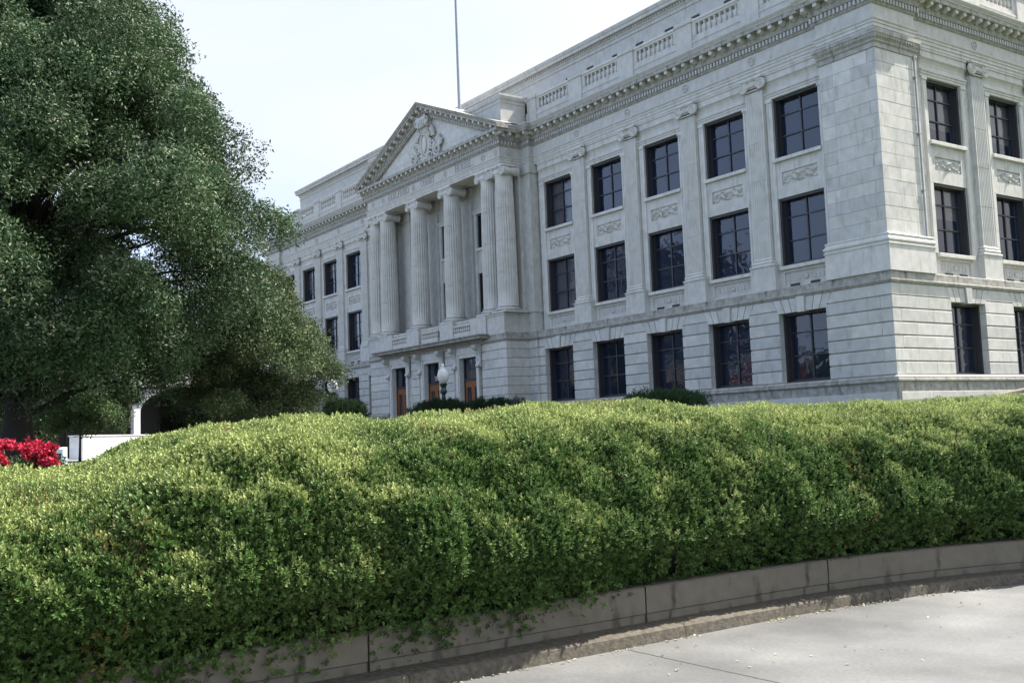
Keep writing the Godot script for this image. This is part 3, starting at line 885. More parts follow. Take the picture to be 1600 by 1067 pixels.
func balustrade() -> void:
	var up := upper_path()
	var mb := Mb.new()
	# blocking course, then rails; the baluster bays stand over the windows
	var lower := v2([-0.1, 18.1, -0.1, 18.75, -0.07, 18.78, -0.07, 18.86, -0.12, 18.9, -0.12, 19.08, -0.6, 19.1])
	mb.mould(lower, [Vector2(-58.9, -22.9), Vector2(-58.9, -0.2), Vector2(-37.9, -0.2)])
	put("parapet_base", mb.commit(), M.stone_b, house)
	mb = Mb.new(); mb.mould(lower, [Vector2(-22.3, -0.2), Vector2(-0.2, -0.2), Vector2(-0.2, -22.9)])
	put("parapet_base", mb.commit(), M.stone_b, house)
	mb = Mb.new()
	var rail := v2([-0.5, 19.64, -0.12, 19.64, -0.12, 19.70, -0.06, 19.75, -0.06, 19.83, -0.1, 19.86, -0.52, 19.9])
	mb.mould(rail, [Vector2(-58.9, -22.9), Vector2(-58.9, -0.2), Vector2(-37.9, -0.2)])
	put("parapet_rail", mb.commit(), M.stone_c, house)
	mb = Mb.new(); mb.mould(rail, [Vector2(-22.3, -0.2), Vector2(-0.2, -0.2), Vector2(-0.2, -22.9)])
	put("parapet_rail", mb.commit(), M.stone_c, house)
	var bal := Mb.new()
	bal.lathe(v2([0.075, 0, 0.075, 0.05, 0.05, 0.07, 0.085, 0.16, 0.095, 0.24, 0.07, 0.36, 0.045, 0.45, 0.06, 0.47, 0.075, 0.49, 0.075, 0.56]), 10)
	var balm := bal.commit()
	for g in [[F, right_w, -22.2, -0.1], [F, left_w, -58.9, -38.0], [S, side_w, 0.1, 22.9]]:
		var fr: Transform3D = g[0]
		var edges := [g[2]]
		for x in g[1]:
			var c: float = x + WIN / 2
			edges.append_array([c - 1.25, c + 1.25])
			for k in 8: put("baluster", balm, M.stone, house, fr * at3(c - 1.25 + 2.5 * (k + 0.5) / 8, 19.08, -0.42))
		edges.append(g[3])
		for k in range(0, edges.size(), 2):
			var e0: float = edges[k]; var e1: float = edges[k + 1]
			if e1 < e0: continue
			var pm := Mb.new()
			if fr == S and k == 0: e0 = 0.65
			pm.bevel_box(e0, e1, 19.09, 19.66, -0.68, -0.31, 0.01)
			if e1 - e0 < 2.2: pm.bevel_box(e0 + 0.22, e1 - 0.22, 18.2, 19.72, -0.6, -0.235, 0.015); pm.bevel_box(e0 + 0.16, e1 - 0.16, 19.72, 19.93, -0.7, -0.19, 0.03)
			else: pm.bevel_box(e0 + 0.3, e1 - 0.3, 18.2, 19.72, -0.6, -0.235, 0.015)
			put("parapet_pedestal", pm.commit(), M.stone_b, house, fr)
	# attic storey, set back
	var ap := [Vector2(-56.75, -20.7), Vector2(-56.75, -2.15), Vector2(-2.15, -2.15), Vector2(-2.15, -20.7)]
	mb = Mb.new()
	mb.mould(v2([0, 17.9, 0, 21.56, 0.045, 21.58, 0.045, 21.66, 0.01, 21.68, 0.01, 21.76, 0.06, 21.80, 0.09, 21.88, 0.09, 21.98, 0.28, 22.0, 0.28, 22.15, 0.33, 22.2, 0.36, 22.3, 0.36, 22.36, 0.2, 22.4, -0.2, 22.42, -0.2, 22.6, -0.5, 22.6]), ap, false)
	put("attic_wall", mb.commit(), M.stone_b, house)
	mb = Mb.new()
	for i in 290:
		var x := -56.6 + i * 0.187
		mb.box(Vector3(x, 21.88, -2.08), Vector3(x + 0.1, 21.97, -2.0))
	put("attic_dentil_course", mb.commit(), M.stone_b, house, Transform3D(), "stuff")
	mb = Mb.new()
	mb.quad(Vector3(-58.5, 17.95, -0.1), Vector3(-0.5, 17.95, -0.1), Vector3(-0.5, 17.95, -22.5), Vector3(-58.5, 17.95, -22.5))
	mb.quad(Vector3(-56.7, 22.5, -2.2), Vector3(-2.2, 22.5, -2.2), Vector3(-2.2, 22.5, -20.7), Vector3(-56.7, 22.5, -20.7))
	mb.box(Vector3(-58.85, 0.8, -22.9), Vector3(-0.05, 18.0, -22.6)); mb.box(Vector3(-56.7, 17.9, -20.75), Vector3(-2.2, 22.5, -20.6))
	mb.box(Vector3(-58.9, 3.2, -22.9), Vector3(-58.6, 16.2, -0.45))
	put("rear_wall", mb.commit(), M.stone_b, house)
	for k in range(-3, 3):
		for e in [[-12.55, 1.12], [-14.95, 0.56]]:
			var x: float = e[0] + 3.93 * k
			if x < -21.0 or x > -2.9: continue
			mb = Mb.new(); mb.box(Vector3(x - e[1] / 2, 20.5, -2.3), Vector3(x + e[1] / 2, 21.0, -2.142))
			for q in 5: mb.box(Vector3(x - e[1] / 2 + 0.02, 20.53 + q * 0.1, -2.142), Vector3(x + e[1] / 2 - 0.02, 20.56 + q * 0.1, -2.12))
			put("attic_vent", mb.commit(), M.bronze, house)

# ---------------------------------------------------------------- portico
const PX := -30.1
func portico() -> void:
	var mb := Mb.new()
	# podium
	mb.mould(v2([0, 7.0, 0, 7.95, 0.03, 7.98, 0.03, 8.1, -2.0, 8.11]), [Vector2(-37.84, 0.1), Vector2(-37.84, 1.62), Vector2(-36.2, 1.62), Vector2(-36.2, 1.5), Vector2(-24.0, 1.5), Vector2(-24.0, 1.62), Vector2(-22.36, 1.62), Vector2(-22.36, 0.1)])
	put("podium", mb.commit(), M.stone_b, house)
	mb = Mb.new(); mb.box(Vector3(-37.7, 7.9, -0.2), Vector3(-22.5, 8.09, 1.45))
	put("portico_floor", mb.commit(), M.stone_b, house)
	mb = Mb.new(); mb.box(Vector3(-37.7, 16.1, -0.25), Vector3(-22.5, 16.3, 1.4))
	put("portico_ceiling", mb.commit(), M.stone_b, house)
	for x in [PX - 1.95, PX + 1.95]:
		mb = Mb.new(); mb.bevel_box(x - 0.72, x + 0.72, 7.1, 8.09, 1.2, 1.70, 0.015)
		put("podium_block", mb.commit(), M.stone_b, house)
	for x in [PX - 5.3, PX + 5.3]:
		mb = Mb.new(); mb.bevel_box(x - 0.78, x + 0.78, 7.1, 8.09, 1.2, 1.70, 0.015)
		put("podium_block", mb.commit(), M.stone_b, house)
	var small := Mb.new()
	small.lathe(v2([0.07, 0, 0.07, 0.03, 0.04, 0.05, 0.075, 0.12, 0.08, 0.16, 0.05, 0.28, 0.06, 0.32, 0.07, 0.34]), 8)
	var smallm := small.commit()
	for c in [PX - 3.6, PX, PX + 3.6]:
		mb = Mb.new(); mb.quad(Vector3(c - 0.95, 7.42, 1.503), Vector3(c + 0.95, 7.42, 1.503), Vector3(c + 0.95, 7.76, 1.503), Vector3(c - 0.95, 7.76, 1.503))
		put("balcony_shade_sheet", mb.commit(), M.dark, house)  # flat dark sheet painting the shade behind the balusters
		mb = Mb.new(); mb.bevel_box(c - 0.92, c + 0.92, 7.1, 7.42, 1.45, 1.66, 0.01); mb.bevel_box(c - 0.93, c + 0.93, 7.76, 7.86, 1.45, 1.68, 0.015)
		put("balcony_rail", mb.commit(), M.stone_b, house)
		for k in 9: put("balcony_baluster", smallm, M.stone, house, at3(c - 0.84 + 1.68 * k / 8.0, 7.42, 1.59))
	# back wall with its tall windows, antae behind the columns
	var holes := []
	for c in [PX - 3.95, PX, PX + 3.95]:
		holes.append(Rect2(c - WIN / 2, 8.1, WIN, 2.9)); holes.append(Rect2(c - WIN / 2, 12.448, WIN, 2.0))
	put("portico_wall", wall_mesh(-38.4, -21.9, 7.0, 16.3, -0.15, 0.5, holes), M.stone_b, house, F)
	for c in [PX - 3.95, PX, PX + 3.95]:
		window(F, c - WIN / 2, 8.1, WIN, 2.9, -0.2, [0.36, 0.36, 0.28])
		window(F, c - WIN / 2, 12.448, WIN, 2.0, -0.2, [0.36, 0.36, 0.28])
		mb = Mb.new()
		for s in [-1, 1]: mb.box(Vector3(c + s * (WIN / 2 + 0.02), 8.1, -0.2), Vector3(c + s * (WIN / 2 + 0.26), 14.6, -0.1)); 
		mb.box(Vector3(c - WIN / 2 - 0.3, 14.45, -0.2), Vector3(c + WIN / 2 + 0.3, 14.62, -0.05)); mb.box(Vector3(c - WIN / 2 - 0.36, 14.62, -0.2), Vector3(c + WIN / 2 + 0.36, 14.7, 0.0))
		mb.box(Vector3(c - WIN / 2 - 0.02, 12.3, -0.2), Vector3(c + WIN / 2 + 0.02, 12.45, -0.04)); mb.box(Vector3(c - 0.8, 11.3, -0.2), Vector3(c + 0.8, 11.9, -0.12))
		put("window_surround", mb.commit(), M.stone_c, house)
	for x in [PX - 5.3, PX - 1.95, PX + 1.95, PX + 5.3]:
		mb = Mb.new(); mb.bevel_box(x - 0.5, x + 0.5, 8.1, 15.5, -0.2, 0.02, 0.01); mb.box(Vector3(x - 0.56, 8.1, -0.2), Vector3(x + 0.56, 8.45, 0.08)); mb.box(Vector3(x - 0.6, 15.5, -0.2), Vector3(x + 0.6, 16.08, 0.1))
		put("wall_pilaster", mb.commit(), M.stone, house)
	for s in [-1, 1]:
		mb = Mb.new()
		var x: float = PX + s * 7.68
		mb.box(Vector3(x - s * 0.02, 7.0, -0.45), Vector3(x - s * 1.0, 16.1, 0.3))
		mb.box(Vector3(x + s * 0.75, 7.0, -0.5), Vector3(x - s * 0.019, 16.1, 0.1))
		for y in [9.5, 10.6, 11.7, 12.8, 13.9, 15.0]: mb.box(Vector3(x + s * 0.753, y, -0.4), Vector3(x, y + 0.012, 0.103))
		mb.box(Vector3(x + s * 0.80, 8.1, -0.5), Vector3(x - s * 0.9, 8.42, 0.16)); mb.box(Vector3(x + s * 0.82, 15.62, -0.5), Vector3(x - s * 0.9, 16.08, 0.18))
		put("anta", mb.commit(), M.stone_b, house)
	# the six columns
	var sh := shaft_mesh(0.56, 0.48, 6.99, [1.78, 3.53, 5.28])
	var cp := capital_mesh(0.54, 0.50, true)
	var cb := Mb.new()
	cb.box(Vector3(-0.74, 0, -0.70), Vector3(0.74, 0.12, 0.70))
	var prof := [Vector2(0.70, 0.12)]
	for i in 7: prof.append(Vector2(0.66 + 0.07 * sin(PI * i / 6.0), 0.12 + 0.13 * i / 6.0))
	prof.append_array(v2([0.60, 0.26, 0.585, 0.30]))
	for i in 6: prof.append(Vector2(0.59 + 0.05 * sin(PI * i / 5.0), 0.31 + 0.08 * i / 5.0))
	prof.append(Vector2(0.57, 0.41))
	cb.lathe(prof, 28)
	var cbm := cb.commit()
	for o in [-7.3, -5.9, -1.95, 1.95, 5.9, 7.3]:
		var c := piece("column", house, at3(PX + o, 8.1, 1.0))
		put("column_base", cbm, M.stone_b, c, at3(PX + o, 8.1, 1.0))
		put("shaft", sh, M.stone_c, c, at3(PX + o, 8.5, 1.0))
		put("capital", cp, M.stone_c, c, at3(PX + o, 15.475, 1.0))
	# lettering and rosettes on the frieze
	var font := SystemFont.new(); font.font_names = PackedStringArray(["Droid Serif"])
	for t in [["GUILFORD", -33.6, 2.65], ["COURT", -30.0, 1.6], ["HOUSE", -26.05, 1.7]]:
		var tm := TextMesh.new()
		tm.font = font; tm.text = t[0]; tm.font_size = 40; tm.depth = 0.03; tm.pixel_size = 0.0108
		tm.pixel_size *= t[2] / tm.get_aabb().size.x
		put("lettering", tm, M.letter, house, Transform3D(Basis.from_scale(Vector3(1, 0.40 / tm.get_aabb().size.y, 1)), Vector3(t[1], 16.83, 1.505)))
	for x in [-36.95, -35.6, -31.72, -27.95, -24.0, -22.75]: rosette(F, x, 16.83, 1.5)
	rosette(Transform3D(Basis(Vector3(0, 0, -1), Vector3(0, 1, 0), Vector3(1, 0, 0)), Vector3(-22.42, 0, 0)), -0.9, 16.83, 0.0)
	pediment()
	# solid parapet over the portico
	mb = Mb.new()
	mb.mould(v2([0, 18.0, 0, 19.55, 0.03, 19.57, 0.03, 19.72, 0.1, 19.8, 0.13, 19.95, 0.13, 20.05, 0.0, 20.1, -1.4, 20.12]), [Vector2(PX - 7.6, -0.4), Vector2(PX - 7.6, 1.25), Vector2(PX + 7.6, 1.25), Vector2(PX + 7.6, -0.4)])
	mb.quad(Vector3(PX - 7.6, 20.1, 1.2), Vector3(PX + 7.6, 20.1, 1.2), Vector3(PX + 7.6, 20.1, -2.2), Vector3(PX - 7.6, 20.1, -2.2))
	put("portico_parapet", mb.commit(), M.stone_b, house)
	entrance()

func pediment() -> void:
	var ped := piece("pediment", house, at3(PX, 18.0, 1.5))
	var hw := 8.32; var top := 21.65; var slope := 0.41
	var cs := 1.0 / sqrt(1.0 + slope * slope)
	var th := 0.75
	var line := func(x: float) -> float: return top - th / cs - absf(x - PX) * slope
	var mb := Mb.new()
	mb.tri(Vector3(PX - 7.9, 17.98, 1.36), Vector3(PX + 7.9, 17.98, 1.36), Vector3(PX, 21.2, 1.36))
	put("tympanum", mb.commit(), M.stone_c, ped)
	mb = Mb.new()
	for k in 5:        # courses of the tympanum, thin proud slabs
		var y0 := 18.0 + k * 0.62; var y1 := y0 + 0.608
		var w0: float = (20.9 - y0) / slope; var w1: float = maxf((20.9 - y1) / slope, 0.02)
		mb.prism(PackedVector2Array([Vector2(PX - w0, y0), Vector2(PX + w0, y0), Vector2(PX + w1, y1), Vector2(PX - w1, y1)]), 1.3, 1.375)
	put("tympanum_course", mb.commit(), M.stone_c, ped)
	mb = Mb.new()
	var prof := v2([-0.2, 0.0, 0.03, 0.0, 0.05, 0.05, 0.05, 0.20, 0.14, 0.22, 0.16, 0.28, 0.16, 0.47, 0.50, 0.47, 0.50, 0.58, 0.54, 0.6, 0.60, 0.68, 0.62, 0.72, 0.62, 0.75, -0.3, 0.76])
	for k in prof.size() - 1:
		var p: Vector2 = prof[k]; var q: Vector2 = prof[k + 1]
		for s in [[PX - hw, PX], [PX, PX + hw]]:
			var x0: float = s[0]; var x1: float = s[1]
			mb.quad(Vector3(x0, line.call(x0) + p.y / cs, 1.5 + p.x), Vector3(x1, line.call(x1) + p.y / cs, 1.5 + p.x), Vector3(x1, line.call(x1) + q.y / cs, 1.5 + q.x), Vector3(x0, line.call(x0) + q.y / cs, 1.5 + q.x))
	for s in [-1, 1]:       # plumb-cut ends
		var x: float = PX + s * hw
		var y: float = line.call(x)
		var a := Vector3(x, y + 0.47 / cs, 1.3); var b := Vector3(x, y + 0.47 / cs, 2.0); var c := Vector3(x, y + 0.75 / cs, 2.12); var d := Vector3(x, y + 0.75 / cs, 1.3)
		if s > 0: mb.quad(b, a, d, c)
		else: mb.quad(a, b, c, d)
	put("raking_cornice", mb.commit(), M.grime, ped)
	mb = Mb.new()       # roof behind
	for s in [[PX - hw, PX], [PX, PX + hw]]:
		var x0: float = s[0]; var x1: float = s[1]
		mb.quad(Vector3(x0, line.call(x0) + 0.76 / cs, 1.3), Vector3(x1, line.call(x1) + 0.76 / cs, 1.3), Vector3(x1, line.call(x1) + 0.76 / cs, -2.2), Vector3(x0, line.call(x0) + 0.76 / cs, -2.2))
	put("pediment_roof", mb.commit(), M.stone_b, ped)
	var mo := Mb.new()
	mo.prism(PackedVector2Array([Vector2(0.0, 0.0), Vector2(0.06, -0.05), Vector2(0.16, -0.01), Vector2(0.28, 0.0), Vector2(0.29, 0.02), Vector2(0.29, 0.15), Vector2(0.0, 0.15)]), -0.09, 0.09)
	var mom := mo.commit()
	var de := Mb.new()
	for s in [-1, 1]:
		var ang: float = atan(slope) * -s
		var b := Basis(Vector3(0, 0, 1), ang)
		var turn := b * Basis(Vector3(0, 0, 1), Vector3(0, 1, 0), Vector3(-1, 0, 0))
		for k in 14:
			var x: float = PX + s * (0.25 + k * 0.56)
			put("modillion", mom, M.stone_c, ped, Transform3D(turn, Vector3(x, line.call(x) + 0.33 / cs, 1.66)))
		for k in 40:
			var x: float = PX + s * (0.1 + k * 0.19)
			var y: float = line.call(x)
			de.box(Vector3(x - 0.055, y + 0.07, 1.5), Vector3(x + 0.055, y + 0.2, 1.62))
	put("dentil_course", de.commit(), M.stone_d, ped, Transform3D(), "stuff")
	# carved cartouche: scrolled crest, oval shield, side scrolls and leaves
	var ca := Mb.new()
	var o := Vector3(PX, 18.0, 1.42)
	ca.blob(o + Vector3(0, 1.15, 0.02), Vector3(0.5, 0.82, 0.22), 0, 14, 8)
	var rp := []; var rr := []
	for i in 25: rp.append(o + Vector3(sin(TAU * i / 24) * 0.52, 1.15 + cos(TAU * i / 24) * 0.86, 0.12)); rr.append(0.075)
	ca.tube(rp, rr, 6)
	rp = []
	for i in 25: rp.append(o + Vector3(sin(TAU * i / 24) * 0.3, 1.15 + cos(TAU * i / 24) * 0.55, 0.22))
	ca.tube(rp, rr.map(func(_x): return 0.035), 5)
	ca.bevel_box(PX - 0.62, PX + 0.62, 20.15, 20.62, 1.36, 1.78, 0.1)          # crest block with its own scrolls
	ca.bevel_box(PX - 0.42, PX + 0.42, 19.75, 20.2, 1.36, 1.62, 0.06)
	ca.tube([o + Vector3(-0.58, 2.62, 0.22), o + Vector3(0.58, 2.62, 0.22)], [0.2, 0.2], 12)
	for i in 4: ca.box(o + Vector3(-0.36 + 0.2 * i, 2.1, 0.3), o + Vector3(-0.26 + 0.2 * i, 2.62, 0.42))
	for s in [-1, 1]:
		ca.spiral(o + Vector3(s * 0.55, 2.5, 0.34), 0.3, 0.05, 1.75, 0.08, PI / 2, s, 24)
		ca.spiral(o + Vector3(s * 0.86, 0.95, 0.14), 0.34, 0.06, 1.8, 0.09, PI / 2, s, 24)
		ca.spiral(o + Vector3(s * 1.35, 0.5, 0.12), 0.42, 0.07, 1.8, 0.1, PI / 2, s, 24)
		ca.spiral(o + Vector3(s * 0.62, 0.32, 0.14), 0.3, 0.05, 1.5, 0.08, -PI / 2, -s, 20)
		for i in 7:      # palm leaves
			var a: float = PI / 2 - s * (0.15 + i * 0.19)
			var l := 0.42 + 0.06 * (i % 3)
			ca.blob(o + Vector3(s * 1.25, 0.62, 0.1) + Vector3(cos(a) * l, sin(a) * l, 0), Vector3(0.38, 0.085, 0.1), a, 6, 4)
		for i in 6:
			var a: float = PI / 2 - s * (0.5 + i * 0.22)
			ca.blob(o + Vector3(s * 0.42, 1.5, 0.1) + Vector3(cos(a) * 0.5, sin(a) * 0.5, 0), Vector3(0.3, 0.07, 0.09), a, 6, 4)
		for i in 5: ca.blob(o + Vector3(s * (0.2 + 0.12 * i), 1.98 - 0.1 * i, 0.2), Vector3(0.1, 0.1, 0.09), 0, 6, 4)
	for i in 5: ca.blob(o + Vector3(-0.3 + 0.15 * i, 0.18, 0.2), Vector3(0.1, 0.16, 0.1), 0, 6, 4)
	put("cartouche", ca.commit(), M.stone, ped)

func entrance() -> void:
	# rusticated end piers of the projecting ground storey, and piers between the doors
	var ys := [3.25, 3.74, 4.215, 4.69, 5.18, 5.68, 6.17, 6.60]
	var wall := piece("entrance_wall", house, at3(PX, 3.25, 1.55))
	var mb := Mb.new()
	mb.box(Vector3(-37.8, 0.8, 0.0), Vector3(-35.42, 6.64, 1.5)); mb.box(Vector3(-24.75, 0.8, 0.0), Vector3(-22.4, 6.64, 1.5))
	mb.box(Vector3(-38.56, 0.8, -0.4), Vector3(-37.8, 6.64, 0.07)); mb.box(Vector3(-22.4, 0.8, -0.4), Vector3(-21.6, 6.64, 0.07))
	for x in [PX - 1.975, PX + 1.975]: mb.box(Vector3(x - 0.8, 0.8, 0.6), Vector3(x + 0.8, 6.64, 1.5))
	mb.box(Vector3(-35.42, 6.2, 0.3), Vector3(-24.75, 7.0, 1.49))
	put("backing", mb.commit(), M.stone_b, wall)
	for r in 7:
		var y0: float = ys[r] + 0.02; var y1: float = ys[r + 1] - 0.02
		var row := r % 2 == 0
		for s in [-1, 1]:
			var a: float = PX + s * 7.74; var b: float = PX + s * 5.35
			var lo := minf(a, b); var hi := maxf(a, b)
			if row:
				var mid := lo + (hi - lo) * 0.5
				block("rusticated_block", wall, F, lo, mid - 0.004, y0, y1, 1.55, 0.3, 0.02); block("rusticated_block", wall, F, mid + 0.004, hi, y0, y1, 1.55, 0.3, 0.02)
			else: block("rusticated_block", wall, F, lo, hi, y0, y1, 1.55, 0.3, 0.02)
			if s > 0:
				var fr := Transform3D(Basis(Vector3(0, 0, -1), Vector3(0, 1, 0), Vector3(1, 0, 0)), Vector3(-22.36, 0, 0))
				block("rusticated_block", wall, fr, -1.245, -0.12, y0, y1, 0.0, 0.3, 0.02)
				block("rusticated_block", wall, F, -22.36, -21.56, y0, y1, 0.12, 0.2, 0.02)
				fr.origin.x = -21.56
				block("rusticated_block", wall, fr, -0.12, 0.02, y0, y1, 0.0, 0.1, 0.006)
			else: block("rusticated_block", wall, F, -38.6, -37.84, y0, y1, 0.12, 0.2, 0.02)
		for x in [PX - 1.975, PX + 1.975]: block("rusticated_block", wall, F, x - 0.48, x + 0.48, y0, y1, 1.55, 0.2, 0.02)
	# canopy
	mb = Mb.new()
	mb.mould(v2([0, 6.55, 0.06, 6.58, 0.06, 6.68, 0.14, 6.74, 0.2, 6.82, 0.5, 6.85, 0.62, 6.88, 0.62, 6.97, 0.70, 7.04, 0.70, 7.09, 0.0, 7.13]), [Vector2(-35.65, 1.2), Vector2(-35.65, 1.58), Vector2(-24.55, 1.58), Vector2(-24.55, 1.2)])
	put("canopy", mb.commit(), M.soot, house)
	var co := Mb.new()
	co.prism(PackedVector2Array(v2([0, 0, 0.06, -0.02, 0.13, 0.04, 0.16, 0.14, 0.12, 0.24, 0.08, 0.32, 0.10, 0.6, 0.2, 0.86, 0.36, 1.0, 0.44, 1.1, 0.44, 1.2, 0, 1.2])), -0.16, 0.16)
	co.tube([Vector3(0.1, 0.1, -0.19), Vector3(0.1, 0.1, 0.19)], [0.1, 0.1], 10)
	co.tube([Vector3(0.3, 1.08, -0.18), Vector3(0.3, 1.08, 0.18)], [0.12, 0.12], 10)
	var com := co.commit()
	var k := 0
	for c in [PX - 3.95, PX, PX + 3.95]:
		for s in [-1, 1]:
			put("console", com, M.stone_b, house, Transform3D(Basis(Vector3(0, 0, 1), Vector3(0, 1, 0), Vector3(-1, 0, 0)), Vector3(c + s * 1.25, 5.38, 1.58)))
		mb = Mb.new()
		for s in [-1, 1]:
			mb.box(Vector3(c + s * 0.87, 1.9, 0.9), Vector3(c + s * 1.12, 6.14, 1.6)); mb.box(Vector3(c + s * 0.95, 1.9, 1.2), Vector3(c + s * 1.16, 6.2, 1.64))
		mb.box(Vector3(c - 0.87, 6.0, 0.9), Vector3(c + 0.87, 6.2, 1.6)); mb.box(Vector3(c - 1.16, 6.2, 1.0), Vector3(c + 1.16, 6.56, 1.63))
		put("door_surround", mb.commit(), M.stone_c, house)
		var d := piece("entrance_door", house, at3(c, 2.1, 1.3))
		var fr := Mb.new()
		fr.box(Vector3(c - 0.87, 2.1, 1.18), Vector3(c - 0.78, 6.0, 1.3)); fr.box(Vector3(c + 0.78, 2.1, 1.18), Vector3(c + 0.87, 6.0, 1.3)); fr.box(Vector3(c - 0.78, 4.74, 1.18), Vector3(c + 0.78, 4.86, 1.31)); fr.box(Vector3(c - 0.78, 5.93, 1.18), Vector3(c + 0.78, 6.0, 1.3))
		put("frame", fr.commit(), M.bronze, d)
		fr = Mb.new(); fr.quad(Vector3(c - 0.78, 4.86, 1.24), Vector3(c + 0.78, 4.86, 1.24), Vector3(c + 0.78, 5.93, 1.24), Vector3(c - 0.78, 5.93, 1.24))
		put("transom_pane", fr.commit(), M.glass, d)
		fr = Mb.new(); fr.box(Vector3(c - 0.8, 2.1, 0.3), Vector3(c + 0.8, 6.0, 0.32))
		put("hall_wall", fr.commit(), M.dark, d)
		for s in [-1, 1]:
			var leaf := Mb.new()
			var x0: float = c + (0.008 if s > 0 else -0.77); var x1: float = x0 + 0.762
			leaf.box(Vector3(x0, 2.1, 1.2), Vector3(x0 + 0.17, 4.73, 1.27)); leaf.box(Vector3(x1 - 0.17, 2.1, 1.2), Vector3(x1, 4.73, 1.27))
			leaf.box(Vector3(x0 + 0.17, 4.38, 1.2), Vector3(x1 - 0.17, 4.73, 1.268)); leaf.box(Vector3(x0 + 0.17, 2.1, 1.2), Vector3(x1 - 0.17, 2.6, 1.268))
			put("door_leaf", leaf.commit(), M.wood, d)
			leaf = Mb.new(); leaf.quad(Vector3(x0 + 0.17, 2.6, 1.235), Vector3(x1 - 0.17, 2.6, 1.235), Vector3(x1 - 0.17, 4.38, 1.235), Vector3(x0 + 0.17, 4.38, 1.235))
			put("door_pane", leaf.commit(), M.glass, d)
		if k == 1:
			var font := SystemFont.new(); font.font_names = PackedStringArray(["Droid Serif"])
			var tm := TextMesh.new(); tm.font = font; tm.text = "301"; tm.font_size = 32; tm.depth = 0.01; tm.pixel_size = 0.012
			put("house_number", tm, M.white_metal, d, at3(c + 0.1, 5.08, 1.262))
		k += 1

func courthouse() -> void:
	house = base("courthouse", Vector3(-29.5, 1.0, -11.0), "large pale grey stone courthouse with columned portico, carved pediment and roof balustrade", "courthouse")
	var q := Mb.new(); q.quad(Vector3(0, 0, 0), Vector3(1, 0, 0), Vector3(1, 1, 0), Vector3(0, 1, 0))
	pane_unit = q.commit()
	for r in [-18.68, -14.75, -10.80, -6.86, -2.94]: right_w.append(r - WIN)
	for r in [-54.0, -50.2, -46.4, -42.6, -38.8]: left_w.append(r - WIN)
	for k in 4: side_w.append(3.69 + 4.39 * k)
	wing(F, -21.56, 0.0, right_w, false, 0)
	wing(S, 0.0, 22.9, side_w, false, 0)
	wing(F, -58.9, -38.6, left_w, true, 0)
	corner_pier()
	belt_and_base()
	entablature()
	balustrade()
	portico()
	var mb := Mb.new()      # end pier of the far wing
	mb.box(Vector3(-58.9, 7.0, -0.6), Vector3(-56.3, 16.09, -0.01))
	put("end_pier", mb.commit(), M.stone, house)
	mb = Mb.new()           # rooms behind the windows
	var inner := [Vector2(-57.0, -21.5), Vector2(-57.0, -3.2), Vector2(-3.2, -3.2), Vector2(-3.2, -21.5)]
	mb.mould(v2([0, 2.0, 0, 16.2]), inner, false)
	for y in [3.0, 7.3, 11.6, 16.25]:
		mb.quad(Vector3(-58.5, y, -0.7), Vector3(-0.7, y, -0.7), Vector3(-0.7, y, -22.0), Vector3(-58.5, y, -22.0))
	put("interior", mb.commit(), M.dark, house)

# ---------------------------------------------------------------- plants
func leaf_cluster(n: int, spread: float, l: float, w: float, sd: int, upright: float) -> ArrayMesh:
	var r := RandomNumberGenerator.new(); r.seed = sd
	var mb := Mb.new()
	for i in n:
		var d := Vector3(r.randf_range(-1, 1), r.randf_range(-1, 1) + upright, r.randf_range(-1, 1)).normalized()
		var p := Vector3(r.randf_range(-1, 1), r.randf_range(-1, 1), r.randf_range(-1, 1)) * spread
		var s := d.cross(Vector3(r.randf_range(-1, 1), r.randf_range(-1, 1), r.randf_range(-1, 1))).normalized()
		var k := r.randf_range(0.75, 1.25)
		var up := s.cross(d).normalized() * l * 0.12
		var a := p; var b := p + d * l * k * 0.45 + s * w * k * 0.5 + up; var c := p + d * l * k; var e := p + d * l * k * 0.45 - s * w * k * 0.5 + up
		mb.tint = Color.WHITE * r.randf_range(0.75, 1.2); mb.tint.a = 1.0
		mb.tri(a, b, c); mb.tri(a, c, e)
	return mb.commit()

func sprig(n: int, h: float, l: float, w: float, sd: int) -> ArrayMesh:     # a small upright shoot
	var r := RandomNumberGenerator.new(); r.seed = sd
	var mb := Mb.new()
	for i in n:
		var t := float(i) / n
		var a := i * 2.4 + r.randf() * 0.6
		var tilt := lerpf(0.35, 1.15, t) + r.randf_range(-0.2, 0.2)
		var d := Vector3(cos(a) * cos(tilt), sin(tilt), sin(a) * cos(tilt))
		var s := Vector3(-sin(a), 0, cos(a))
		var p := Vector3(0, h * t, 0)
		var k := r.randf_range(0.8, 1.2)
		var nn := s.cross(d) * l * 0.10
		mb.tint = Color.WHITE * r.randf_range(0.8, 1.2); mb.tint.a = 1.0
		var b := p + d * l * k * 0.5 + s * w * 0.5 * k + nn; var c := p + d * l * k; var e := p + d * l * k * 0.5 - s * w * 0.5 * k + nn
		mb.tri(p, b, c); mb.tri(p, c, e)
	return mb.commit()

func up_basis(nrm: Vector3, spin: float, s: float) -> Basis:
	var u := nrm.cross(Vector3(0.3, 0.1, 0.95)).normalized()
	var w := nrm.cross(u)
	var a := u * cos(spin) + w * sin(spin)
	return Basis(a * s, nrm * s, nrm.cross(a) * -s)

